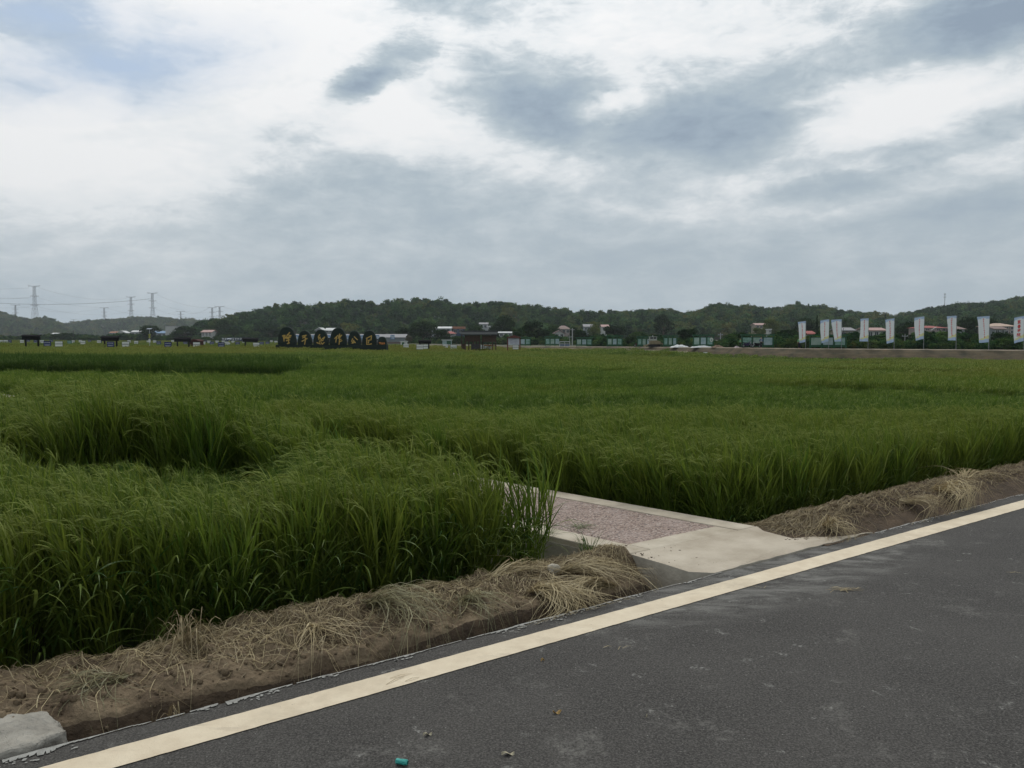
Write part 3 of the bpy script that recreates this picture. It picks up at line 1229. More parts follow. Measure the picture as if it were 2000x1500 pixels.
M_LEAFT = mat("dead_leaf_tan", (.42, .28, .10), (.30, .18, .07), 30, .8)
M_LEAFP = mat("dead_leaf_pale", (.50, .45, .32), (.34, .29, .20), 30, .8)
for (px, py, sz, ro, label, m) in [
    (1088, 1394, .030, .1, "tan curled dead leaf lying on the asphalt, largest on the carriageway", M_LEAFT),
    (1060, 1291, .018, .4, "small tan leaf scrap on the asphalt close to the cream line", M_LEAFT),
    (992, 1475, .040, .15, "pale crumpled leaf scrap near the bottom of the carriageway", M_LEAFP),
    (835, 1437, .030, .35, "greyish leaf sliver on the asphalt up the road from the teal wrapper", M_LEAFP),
    (1263, 1402, .014, 1.2, "tiny pinkish leaf crumb on the asphalt right of the tan leaf", M_LEAFP),
]:
    mb = MB()
    sz *= .62
    n = 9
    for i in range(n):
        a0, a1 = i / n, (i + 1) / n
        w = lambda a: math.sin(math.pi * min(max(a, .02), .98)) ** .8 * sz * .38 * (1 + .25 * math.sin(a * 17 + px))
        zz = lambda a, q: .007 + .007 * math.sin(a * 6 + q + px)
        xs0, xs1 = (a0 - .5) * sz * 2, (a1 - .5) * sz * 2
        mb.poly([(xs0, -w(a0), zz(a0, 0)), (xs1, -w(a1), zz(a1, 0)), (xs1, 0, zz(a1, 1) + .004), (xs0, 0, zz(a0, 1) + .004)])
        mb.poly([(xs0, 0, zz(a0, 1) + .004), (xs1, 0, zz(a1, 1) + .004), (xs1, w(a1), zz(a1, 2)), (xs0, w(a0), zz(a0, 2))])
    o = mb.build("dead_leaf", m, loc=gnd(px, py), smooth=True)
    o.rotation_euler = (0, 0, ro)
    tag(o, label, "leaf", "dead leaves on the asphalt")
# straw wisps on the road
wt_, wtt = MB(), []
for (px, py, k) in [(1650, 1153, 26), (1450, 1030, 0), (1190, 1268, 3), (1500, 1148, 2), (780, 1330, 3), (1990, 1120, 3)]:
    g0 = gnd(px, py)
    for i in range(k):
        a = rnd.gauss(.3, .5)
        q = g0 + Vector((rnd.gauss(0, .05), rnd.gauss(0, .018), .006))
        e = Vector((math.cos(a), math.sin(a), 0)) * rnd.uniform(.02, .06)
        wt_.ribbon([q - e, q + Vector((0, 0, .006)), q + e], [.003, .004, .002], Vector((-e.y, e.x, 0)).normalized())
        wtt += [rnd.uniform(.3, .9)] * 2
wo_ = wt_.build("straw_debris", M_STRAW)
set_tint(wo_, wtt)
tag(wo_, "wisps of straw blown onto the asphalt", None, None, "stuff")

# teal wrapper
mb = MB()
n = 8
ring = lambda x, k: [(x * .9, math.cos(a) * .011 * k, .0125 + math.sin(a) * .010 * k) for a in np.linspace(0, 2 * math.pi, 9)[:-1]]
xs = [-.026, -.024, -.01, .008, .022, .026]
ks = [.8, 1.05, .96, 1.04, 1.0, .75]
for a, b, ka, kb in zip(xs[:-1], xs[1:], ks[:-1], ks[1:]):
    r0, r1 = ring(a, ka), ring(b, kb)
    for i in range(8):
        mb.poly([r0[i], r1[i], r1[(i + 1) % 8], r0[(i + 1) % 8]])
o = mb.build("wrapper", mat("teal_foil", (.05, .42, .36), (.03, .30, .26), 60, .4, .6, 120, spec=.5), loc=gnd(785, 1494))
o.rotation_euler = (0, 0, -.25)
tag(o, "small crushed teal wrapper lying on the asphalt at the bottom", "litter")

# ---- far embankment carrying the banner road
bk = MB()
bpx = list(np.linspace(800, 3500, 180))
prof = []
for px in bpx:
    d = float(field_edge(px))
    zt = float(np.interp(px, _ex, _ez)) + .05
    lowd = d - 3.4
    low = float(canopy((px - 1000) / F * lowd, lowd)) - .25
    w1 = .35 * (float(fbm(px * .03, 1, 3, 4)) - .5)
    w2 = .35 * (float(fbm(px * .05, 5, 6, 4)) - .5)
    h = max(zt - low, .25)
    pr = [(-3.6, low - .9), (-3.2, low), (-2.3, low + h * .38 + w1), (-1.1, low + h * .72 + w2), (-.25, zt - .05), (0, zt), (.4, zt + .02), (4.6, zt), (6.5, zt - .6)]
    prof.append([at(px, d + a, b) for a, b in pr])
for i in range(len(prof) - 1):
    for j in range(8):
        pale = j in (4, 5) or (j == 1 and bpx[i] < 1330)
        bk.poly([prof[i][j], prof[i + 1][j], prof[i + 1][j + 1], prof[i][j + 1]], 1 if pale else 0)
tag(bk.build("embankment", [M_BANK, M_PALE], smooth=True), kind="structure")

# ================================================================== rice
RICE_LEAF = leaf_mat("rice_leaf", (.042, .100, .012), (.155, .220, .030), .46, .012, yellow=(.22, .185, .030))
RICE_HEAD = leaf_mat("rice_panicle", (.100, .150, .028), (.27, .33, .080), .34, .012, yellow=(.30, .27, .075))
RM = [RICE_LEAF, RICE_HEAD]


def blade_path(r, p0, d0, phi, ln, k, droop, wind=.035):
    d = Vector(d0).normalized()
    p = Vector(p0)
    pts = [p.copy()]
    st_ = ln / k
    for i in range(k):
        f = (i + 1) / k
        d = d + Vector((-wind * f, -wind * .25 * f, -droop * f))
        d.normalize()
        p = p + d * st_
        pts.append(p.copy())
    return pts


def leaf_widths(w, k):
    return [w * max(.06, (math.sin(math.pi * (.12 + .80 * (i / k) ** .8)) ** .7) * (1 - (i / k) ** 5)) for i in range(k + 1)]


def rice_hill(r, mb, tint, c=(0, 0), ntill=20, nleaf=3, k=6, heads=.6, grains=46, wide=1.0, spread=.055, stems=True, H=1.0):
    for ti in range(ntill):
        a = r.uniform(0, 2 * math.pi)
        rr = spread * math.sqrt(r.random())
        b = Vector((c[0] + math.cos(a) * rr, c[1] + math.sin(a) * rr, 0))
        lean = r.uniform(.03, .20) + rr * 1.2
        out = Vector((math.cos(a), math.sin(a), 0))
        hs = H * r.uniform(.62, .84)
        top = b + out * lean * hs * .8 + Vector((-.03 * hs, -.01, hs))
        mid = b * .5 + top * .5 + out * (-.02)
        if stems:
            mb.ribbon([b, mid, top], [.007 * wide, .006 * wide, .004 * wide], Vector((-math.sin(a), math.cos(a), 0)) if r.random() < .5 else Vector((1, 0, 0)), 0)
            tint += [r.uniform(.15, .5)] * 2
        sd = (top - b).normalized()
        for li in range(nleaf):
            f = r.uniform(.25, .95)
            phi = r.uniform(0, 2 * math.pi)
            tilt = r.uniform(.15, .55) if f > .6 else r.uniform(.25, .75)
            d0 = sd + Vector((math.cos(phi), math.sin(phi), 0)) * tilt
            ln = H * r.uniform(.26, .46)
            p0 = b + (top - b) * f
            if p0.z + ln * .8 > 1.0 * H:
                ln *= .7
            pts = blade_path(r, p0, d0, phi, ln, k, r.uniform(.10, .62) * (6 / k) * .55)
            w = r.uniform(.009, .014) * wide
            tw = r.uniform(-.5, .5)
            mb.ribbon(pts, leaf_widths(w, k), Vector((-math.sin(phi + tw), math.cos(phi + tw), r.uniform(-.3, .3))).normalized(), 1 if r.random() < .05 else 0)
            base_t = min(1, max(0, r.gauss(.42, .27))) if r.random() > .08 else 1.0
            tint += [base_t] * k
        # the flag leaf stands upright
        phi = r.uniform(0, 2 * math.pi)
        pts = blade_path(r, top - sd * .1, sd + Vector((math.cos(phi), math.sin(phi), 0)) * r.uniform(.05, .3), phi, H * r.uniform(.14, .25), max(2, k - 2), r.uniform(.0, .12))
        mb.ribbon(pts, leaf_widths(r.uniform(.009, .013) * wide, max(2, k - 2)), Vector((-math.sin(phi), math.cos(phi), 0)), 0)
        tint += [min(1, max(0, r.gauss(.5, .2)))] * max(2, k - 2)
        if r.random() < heads:
            phi = math.pi + r.gauss(0, .6)
            d0 = sd + Vector((math.cos(phi), math.sin(phi) * .8, 0)) * r.uniform(.2, .5)
            kk = 8 if grains else max(2, k - 1)
            hp = blade_path(r, top, d0, phi, H * r.uniform(.22, .33), kk, r.uniform(.42, .8) * (8 / kk) * .55, .14)
            if grains:
                # rachis and its drooping branchlets, strung with grain
                mb.ribbon(hp, [.003 * wide] * 3 + [.005 * wide] * (kk - 3) + [.004 * wide], Vector((-math.sin(phi), math.cos(phi), 0)), 1)
                tint += [r.uniform(.1, .5) for _ in range(kk)]
                for g in range(7):
                    q = r.uniform(.30, .86) * kk
                    i = min(int(q), kk - 1)
                    p = hp[i].lerp(hp[i + 1], q - i)
                    dd = (hp[i + 1] - hp[i]).normalized() + Vector((r.gauss(0, .22), r.gauss(0, .22), r.gauss(.02, .15)))
                    bl = r.uniform(.06, .11)
                    bp = blade_path(r, p, dd, phi, bl, 5, r.uniform(.10, .32), .05)
                    mb.ribbon(bp, [.003, .0055, .0065, .006, .0055, .003], Vector((r.uniform(-1, 1), r.uniform(-1, 1), r.uniform(-.6, .6))).normalized(), 1)
                    tint += [r.uniform(.15, 1) for _ in range(5)]
            else:
                mb.ribbon(hp, [.003 * wide] + [.009 * wide] * (kk - 1) + [.004 * wide], Vector((-math.sin(phi), math.cos(phi), r.uniform(-.5, .5))).normalized(), 1)
                tint += [r.uniform(.2, .9)] * kk


def rice_patch(r, size, nh, **kw):
    mb, tint = MB(), []
    for _ in range(nh):
        rice_hill(r, mb, tint, (r.uniform(-size / 2, size / 2), r.uniform(-size / 2, size / 2)), H=r.uniform(.9, 1.06), **kw)
    return mb, tint


rr_ = random.Random(5)
HILLS = []
for i in range(9):
    mb, tn = MB(), []
    rice_hill(rr_, mb, tn, ntill=24, nleaf=4, k=7, heads=.6 if i < 6 else .3, grains=1)
    HILLS.append(proto("rice_hill", mb, RM, tn))
MIDS = []
for i in range(6):
    mb, tn = rice_patch(rr_, .52, 7, ntill=9, nleaf=2, k=3, heads=.5, grains=0, wide=1.5, spread=.06, stems=False)
    MIDS.append(proto("rice_patch", mb, RM, tn))
FARS = []
for i in range(5):
    mb, tn = rice_patch(rr_, 1.6, 44, ntill=5, nleaf=1, k=2, heads=.55, grains=0, wide=3.2, spread=.10, stems=False)
    FARS.append(proto("rice_patch", mb, RM, tn))
VFARS = []
for i in range(4):
    mb, tn = rice_patch(rr_, 5.4, 190, ntill=3, nleaf=1, k=2, heads=.6, grains=0, wide=8.0, spread=.22, stems=False)
    VFARS.append(proto("rice_patch", mb, RM, tn))

NEAR_LEFT_EDGE = N0 - .37


def gap_front(px):     # the open strip left between the roadside rows and the tall plot
    return 5.35 + .2 * math.sin(px * .011) + .25 * max(0, (px - 450) / 200)


def tall_top(px):
    return float(np.interp(px, [-700, -200, 0, 90, 160, 300, 420, 500, 570, 650, 720], [.85, .92, .96, 1.02, 1.12, 1.22, 1.17, 1.03, .95, .86, .80]))


def rice_height(x, y, t, n, px, hnoise):
    """(wanted top z, hue) or None where no rice stands."""
    d = y
    left = n < (N0 + N1) / 2
    top = float(canopy(x, y))
    hue = .28
    if not left and d < 16:
        top += .13 * min(1, (16 - d) / 5)
    if left and d < 14:
        top = .80 if d < 6.6 else max(.66, .80 - (d - 6.6) * .03)
        gf = gap_front(px)
        tf = 7.9 + .5 * (hnoise - .5) + .2 * math.sin(px * .03)
        gf += .5 * (hnoise - .5)
        if 40 < px + 60 * (hnoise - .5) < 650 and gf < d < tf:
            q_ = min(1, max(0, (px - 490) / 170))
            return float(ground_z(x, y)) + .50 + .20 * hnoise + .42 * q_ * q_ * (3 - 2 * q_), .14
        if px < 720 and tf <= d < tf + 2.8:
            top = tall_top(px)
        if px < 40 and gf < d < tf:
            top = .80
        hue = .24
    return top, hue


def plot_of(s, t):
    """Breeding plots: id and whether the point lies on the bund between two plots."""
    w, l = 15.0, 26.0
    si, ti = math.floor(s / l), math.floor((t - 5) / w)
    fs, ft = s / l - si, (t - 5) / w - ti
    h = (si * 7919 + ti * 104729) & 1023
    edge = min(fs * l, (1 - fs) * l, ft * w, (1 - ft) * w)
    return h / 1023.0, edge


def gen(level, d0, d1, step, pxlo, pxhi, seed):
    r = random.Random(seed)
    pts, rot, scl, idx, hue = [], [], [], [], []
    R1 = d1 * 1.45
    tmax, smin, smax = d1 * 1.9, -R1, R1
    nT, nS = int(tmax / step) + 1, int((smax - smin) / step) + 1
    # candidate grid as arrays, culled by distance and bearing
    S, T = np.meshgrid(smin + np.arange(nS) * step, 4.66 + np.arange(nT) * step)
    S, T = S.ravel(), T.ravel()
    g = np.random.default_rng(seed)
    S = S + g.uniform(-.32, .32, S.shape) * step
    T = T + np.where(T < 4.7, np.abs(g.uniform(-.06, .06, T.shape)), g.uniform(-.32, .32, T.shape) * step)
    X, Y = U.x * S + V.x * T, U.y * S + V.y * T
    px = 1000 + F * X / np.maximum(Y, .5)
    ok = (Y >= d0) & (Y < d1) & (px > pxlo) & (px < pxhi) & (Y < field_edge(px) - (3.4 if level < 3 else 5)) & (Y > .5)
    n = X * PN.x + Y * PN.y
    ok &= ~((n > NEAR_LEFT_EDGE + np.clip(T - 7, 0, 1) * .30) & (n < N1 + .30 - np.clip(T - 7, 0, 1) * .18) & (T < 46))
    # rice keeps clear of the hedge letters and the kiosk standing in the field
    X, Y, S, T, px, n = X[ok], Y[ok], S[ok], T[ok], px[ok], n[ok]
    gz = ground_z(X, Y)
    hn = fbm(X * .9, Y * .9, 3, 3)
    hn2 = fbm(X * .05 + 9, Y * .08, 13, 3)
    for i in range(len(X)):
        q = rice_height(X[i], Y[i], T[i], n[i], px[i], hn[i])
        if q is None:
            continue
        top, hu = q
        ph, edge = plot_of(S[i], T[i])
        if Y[i] > 13:
            top += (ph - .5) * .34 * (1 if Y[i] < 300 else .5)
            hu += (((ph * 7.3) % 1) - .30) * .40
            if edge < .35 + (.2 if Y[i] > 40 else 0) and level < 3 and Y[i] > 24:
                top -= .5
            # the dark, tall variety far left
            if -700 < px[i] < 575 and 33 < Y[i] < 43:
                top += .34
                hu = -.08
            if -700 < px[i] < 560 and 29.5 < Y[i] < 33:
                top -= .30
        hu += (hn2[i] - .48) * .5
        top += (hn[i] - .5) * (.20 if level == 0 else .14)
        h = max(.3, (top - gz[i]) * .90)
        pts.append((X[i], Y[i], gz[i]))
        rot.append((r.gauss(0, .06), r.gauss(-.045, .06), r.uniform(-.7, .7) if level < 2 else r.choice([0, .2, -.25, .4])))
        k = r.uniform(.9, 1.12)
        w = (h ** .5 if level < 2 else 1.0)
        scl.append((w, w, h * k))
        idx.append(r.randrange(99) if n[i] < N1 or level or r.random() < .3 else 6 + r.randrange(3))
        hue.append(min(.9, max(0, hu + r.uniform(-.08, .10))))
    return pts, rot, scl, idx, hue


for (nm, lvl, d0, d1, step, lo, hi, pr, label, seed) in [
    ("rice_crop", 0, 2.0, 14.0, .205, -900, 3600, HILLS, "green ripening rice with drooping heads standing behind the verge", 1),
    ("rice_crop", 1, 14.0, 42.0, .46, -500, 2700, MIDS, "middle of the rice field beyond the side path", 2),
    ("rice_crop", 2, 42.0, 112.0, 1.35, -350, 2500, FARS, "rice plots reaching toward the notice boards", 3),
    ("rice_crop", 3, 112.0, 446.0, 4.6, -300, 2400, VFARS, "farthest rice, a thin yellowish green band before the trees", 4),
]:
    P_, R2, S2, I2, H2 = gen(lvl, d0, d1, step, lo, hi, seed)
    I2 = [i % len(pr) for i in I2]
    scatter(nm, P_, R2, S2, I2, H2, pr, label)
    print("rice", lvl, len(P_))

# broad lower leaves arching out of the front rows toward the road
el_, et_ = MB(), []
r = random.Random(8)
for i in range(1900):
    right = r.random() < .42
    t = 4.62 + abs(r.gauss(0, .10))
    if right:
        s = (N1 + .35 - t * V.dot(PN)) / U.dot(PN) + r.random() ** 1.5 * 9
    else:
        s = r.uniform(-2.2, (NEAR_LEFT_EDGE + .02 - t * V.dot(PN)) / U.dot(PN))
    p0 = road_pt(s, t)
    p0.z = float(ground_z(p0.x, p0.y)) + r.uniform(.22, .62) * (1 if not right else .7)
    a = r.gauss(math.atan2(-V.y, -V.x), .75)
    d0 = Vector((math.cos(a), math.sin(a), r.uniform(.6, 1.5)))
    ln = r.uniform(.25, .46) * (.75 if right else 1)
    pts = blade_path(r, p0, d0, a, ln, 9, r.uniform(.12, .34), .05)
    el_.ribbon(pts, leaf_widths(r.uniform(.010, .0165), 9), Vector((-math.sin(a), math.cos(a), r.uniform(-.35, .35))).normalized())
    et_ += [min(1, max(0, r.gauss(.62 if right else .5, .3)))] * 9
o = el_.build("rice_leaves", leaf_mat("rice_edge_leaf", (.030, .080, .012), (.20, .25, .055), .35, .03, hue=False))
set_tint(o, et_)
tag(o, "broad lower rice leaves arching out of the front row over the verge", None, None, "stuff")


def weed(px, py, z, label, n, ln, m, tone=.4, wid=.006, flat=.4):
    b = gnd(px, py, z)
    mb, tn = MB(), []
    for i in range(n):
        a = r.uniform(0, 6.28)
        pts = blade_path(r, (r.gauss(0, .02), r.gauss(0, .02), 0), (math.cos(a) * flat, math.sin(a) * flat, 1), a, ln * r.uniform(.5, 1.1), 6, r.uniform(.1, .4), .03)
        mb.ribbon(pts, leaf_widths(wid, 6), Vector((-math.sin(a), math.cos(a), 0)))
        tn += [min(1, max(0, r.gauss(tone, .2)))] * 6
    o = mb.build("weed_tuft", m, loc=b)
    set_tint(o, tn)
    return tag(o, label, "weed", "small weeds on verge and path")


M_WEED = leaf_mat("weed_leaf", (.035, .075, .018), (.14, .18, .05), .3, .04, hue=False)
weed(1150, 1092, -.02, "green grass tuft with straw at its foot, growing against the path kerb", 34, .26, M_WEED, .45)
weed(1128, 1030, .03, "low creeping weed with thin sprays lying on the pink gravel", 40, .22, M_WEED, .6, .004, 2.6)
weed(1072, 1042, .03, "small weed sprouting from the near kerb beside the rice", 22, .16, M_WEED, .5, .005, 1.4)
weed(22, 1372, -.02, "low green grass patch on the verge above the cement lump", 70, .16, M_WEED, .35, .005, 1.0)
weed(318, 1366, -.03, "thin brownish sprout leaning over the gutter lip", 12, .12, M_STRAWG, .3, .004, .6)

# ================================================================== hills, woods, trees
FOREST = leaf_mat("wood_leaf", (.012, .045, .018), (.085, .170, .050), .28, .0, yellow=(.125, .125, .028))
BARK = mat("bark", (.10, .075, .055), (.05, .038, .028), 3, .95)
M_HILL = mat("hill_soil", (.030, .045, .018), (.018, .028, .012), .05, .95)


def crown(r, mb, tint, c, rx, ry, rz, nclump, nleaf, size, m=0, conifer=False):
    """Leaf clusters spread through a crown's volume; gaps stay open between them."""
    c = Vector(c)
    cl = []
    for i in range(nclump):
        u = r.uniform(-.75, 1)
        a = r.uniform(0, 6.2832)
        q = math.sqrt(max(0, 1 - u * u)) * r.uniform(.45, 1.0)
        if conifer:
            f = i / nclump
            cl.append((c + Vector((math.cos(a) * rx * (1 - f) * .6, math.sin(a) * ry * (1 - f) * .6, rz * (f * 2 - 1))), (1 - f) * .55 + .12, r.uniform(.05, .75)))
        else:
            cl.append((c + Vector((math.cos(a) * rx * q * .72, math.sin(a) * ry * q * .72, rz * u * .74)), r.uniform(.30, .52), r.uniform(.0, .85)))
    for k in range(nleaf):
        p, s, ct = cl[r.randrange(len(cl))]
        d = Vector((r.gauss(0, 1), r.gauss(0, 1), r.gauss(0, .9))).normalized() * (r.random() ** .4)
        q = p + Vector((d.x * rx * s, d.y * ry * s, d.z * rz * s * .85))
        nrm = (d + Vector((r.gauss(0, .6), r.gauss(0, .6), r.gauss(.3, .6)))).normalized()
        a = nrm.cross(Vector((r.uniform(-1, 1), r.uniform(-1, 1), r.uniform(-1, 1)))).normalized()
        b = nrm.cross(a)
        w = size * r.uniform(.6, 1.25)
        mb.poly([q - a * w, q - b * w * .55 - nrm * w * .15, q + a * w * .9, q + b * w * .6], m)
        tint.append(min(1, max(0, r.gauss(ct, .16))))


rt = random.Random(21)
WOOD = []
for i in range(9):
    mb, tn = MB(), []
    con = i == 3
    w = rt.uniform(.24, .30) if con else rt.uniform(.30, .46)
    crown(rt, mb, tn, (0, 0, .58), w, w, .42, 12 if con else rt.randint(6, 10), 300, .062, 0, con)
    mb.tube([(0, 0, -.15), (0, 0, .55)], [.025, .012], 5, 1)
    tn += [0] * (len(mb.f) - len(tn))
    WOOD.append(proto("wood_tree", mb, [FOREST, BARK], tn))


def hill(name_label, prof, D, Wf, seed, dens, th=(7, 12), hue0=.0, lift=0.0):
    """A wooded ridge: the earth as structure, its wood as one mass on top."""
    pxs = np.array([p[0] for p in prof], float)
    pys = np.array([p[1] for p in prof], float)
    tm = sum(th) / 2

    def zr(px):
        return EYE + (HZ - np.interp(px, pxs, pys)) / F * D - tm * .88

    def surf(px, f):
        """f: 0 at the foot, 1 on the ridge, 2 behind."""
        y = D - Wf + Wf * f
        x = (px - 1000) / F * y
        g = np.sin(np.clip(f, 0, 2) * math.pi / 2)
        n = (fbm(px * .018 * D / 500 + seed, f * 2.2, seed, 3) - .5) * 9 * np.sin(np.clip(f, 0, 1) * math.pi)
        z = -1.5 + np.maximum(zr(px) + 1.5, 0) * g + n * np.minimum(1, np.maximum(zr(px) + 1.5, 0) / 12)
        return x, y, z

    mb = MB()
    nx, nf = 160, 22
    P1, F1 = np.meshgrid(np.linspace(pxs[0], pxs[-1], nx), np.linspace(0, 2.0, nf))
    x, y, z = surf(P1, F1)
    mb.v = [tuple(p) for p in np.stack([x, y, z], -1).reshape(-1, 3)]
    for i in range(nf - 1):
        for j in range(nx - 1):
            a = i * nx + j
            mb.f.append((a, a + 1, a + nx + 1, a + nx))
            mb.m.append(0)
    tag(mb.build("hills", M_HILL, smooth=True), kind="structure")
    g = np.random.default_rng(seed)
    width = (pxs[-1] - pxs[0]) / F * D
    n = int(width * Wf * 1.1 * dens)
    px = g.uniform(pxs[0] + 2, pxs[-1] - 2, n)
    f = g.uniform(-.02, 1.08, n)
    ok = zr(px) > -1.0
    px, f = px[ok], f[ok]
    x, y, z = surf(px, f)
    n = len(px)
    hh = g.uniform(th[0], th[1], n) * (.82 + .36 * vnoise(px * .05, f * 6, seed + 4))
    patch = fbm(px * .02 * D / 500 + 5, f * 3, seed + 9, 3)
    hue = np.clip(.15 + hue0 + (patch - .5) * 1.5 + g.uniform(-.34, .36, n), 0, .95)
    idx = g.integers(0, 9, n)
    rot = np.stack([g.normal(0, .05, n), g.normal(0, .05, n), g.uniform(0, 6.28, n)], -1)
    ww = hh * g.uniform(1.0, 1.45, n)
    scatter("forest", np.stack([x, y, z - .4], -1), rot, np.stack([ww, ww, hh], -1), idx, hue, WOOD, name_label)
    return surf


hill("dense green wood covering the long middle hill",
     [(372, 655), (390, 634), (405, 629), (430, 624), (470, 619), (490, 615), (520, 606), (560, 599), (600, 598), (650, 595), (680, 590), (700, 591), (740, 595),
      (780, 589), (810, 587), (850, 588), (880, 593), (920, 596), (970, 596), (1020, 598), (1060, 606), (1100, 607), (1130, 611), (1180, 614), (1215, 620),
      (1260, 632), (1330, 644), (1400, 655)], 720, 215, 3, 1 / 60.0, (8, 12))
hill("lighter wood on the hill between the two flag groups and the middle hill",
     [(1130, 640), (1165, 622), (1200, 613), (1240, 612), (1262, 606), (1290, 608), (1310, 615), (1340, 616), (1370, 606), (1400, 600), (1440, 602), (1480, 604),
      (1530, 606), (1560, 601), (1590, 600), (1620, 607), (1660, 613), (1700, 617), (1730, 620), (1760, 628), (1800, 640), (1850, 655)], 840, 330, 5, 1 / 60.0, (8, 12), .12)
hill("dark wood on the hill behind the right-hand flags",
     [(1640, 650), (1700, 632), (1750, 624), (1780, 617), (1800, 611), (1840, 605), (1880, 602), (1920, 596), (1960, 591), (2000, 590), (2060, 588), (2150, 592),
      (2300, 600), (2420, 630), (2500, 655)], 900, 420, 7, 1 / 62.0, (8, 12), -.03)
hill("hazy wood on the far ridge below the pylons",
     [(60, 652), (95, 634), (122, 632), (160, 628), (200, 626), (260, 622), (300, 620), (340, 622), (380, 625), (430, 628), (480, 634), (540, 650)], 1900, 420, 9, 1 / 130.0, (9, 14), .05)
hill("hazy wood on the rounded ridge at the far left",
     [(-420, 640), (-300, 615), (-180, 604), (-60, 600), (-20, 603), (0, 608), (20, 616), (45, 621), (60, 623), (72, 621), (90, 619), (104, 623), (118, 632), (140, 645), (170, 655)], 1650, 380, 11, 1 / 110.0, (9, 14), .05)

# ---- single trees one can tell apart
TREE_LEAF = {
    "dark": leaf_mat("tree_leaf_dark", (.007, .020, .008), (.034, .064, .020), .25, .0, hue=False),
    "mid": leaf_mat("tree_leaf_green", (.014, .040, .012), (.065, .110, .030), .28, .0, hue=False),
    "light": leaf_mat("tree_leaf_yellow_green", (.05, .08, .018), (.150, .175, .05), .3, .0, hue=False),
    "brown": leaf_mat("tree_leaf_brownish", (.040, .040, .016), (.100, .085, .034), .25, .04, hue=False),
}


def tree(px, topy, wpx, d, tone, label, name="tree", con=False, trunk=.22, group="trees beyond the rice field", grow=1.0):
    base = at(px, d, 0)
    base.z = float(ground_z(base.x, base.y)) - .05
    h = zat(topy, d) - base.z
    w = wpx / F * d / 2
    o = thing(name, label, "tree" if name == "tree" else "bush", base, group=group)
    tb = MB()
    th = h * trunk
    lean = rt.uniform(-.04, .04) * h
    mid = Vector((lean, 0, th + h * .25))
    tb.tube([(0, 0, -.3), (lean * .4, 0, th), mid, (lean * 1.3, 0, h * .72)], [h * .028 + .05, h * .022 + .04, h * .015 + .03, .03], 7)
    for k in range(7):
        a = rt.uniform(0, 6.28)
        z0 = th + h * rt.uniform(0, .3)
        tb.tube([(lean, 0, z0), (lean + math.cos(a) * w * .4, math.sin(a) * w * .4, z0 + h * .16), (lean + math.cos(a) * w * .72, math.sin(a) * w * .72, z0 + h * .22)], [h * .012 + .03, .05, .02], 5)
    tb.build("trunk", BARK, o)
    cb_, tn = MB(), []
    cz = (h + th * .75) / 2
    crown(rt, cb_, tn, (lean, 0, cz), w * 1.05, w * 1.05, (h - th * .75) / 2 * 1.02, 14 if con else max(9, int(16 * grow)), int(1700 * grow), max(.16, min(.5, w * .10)), 0, con)
    c = cb_.build("crown", TREE_LEAF[tone], o)
    set_tint(c, tn)
    return o


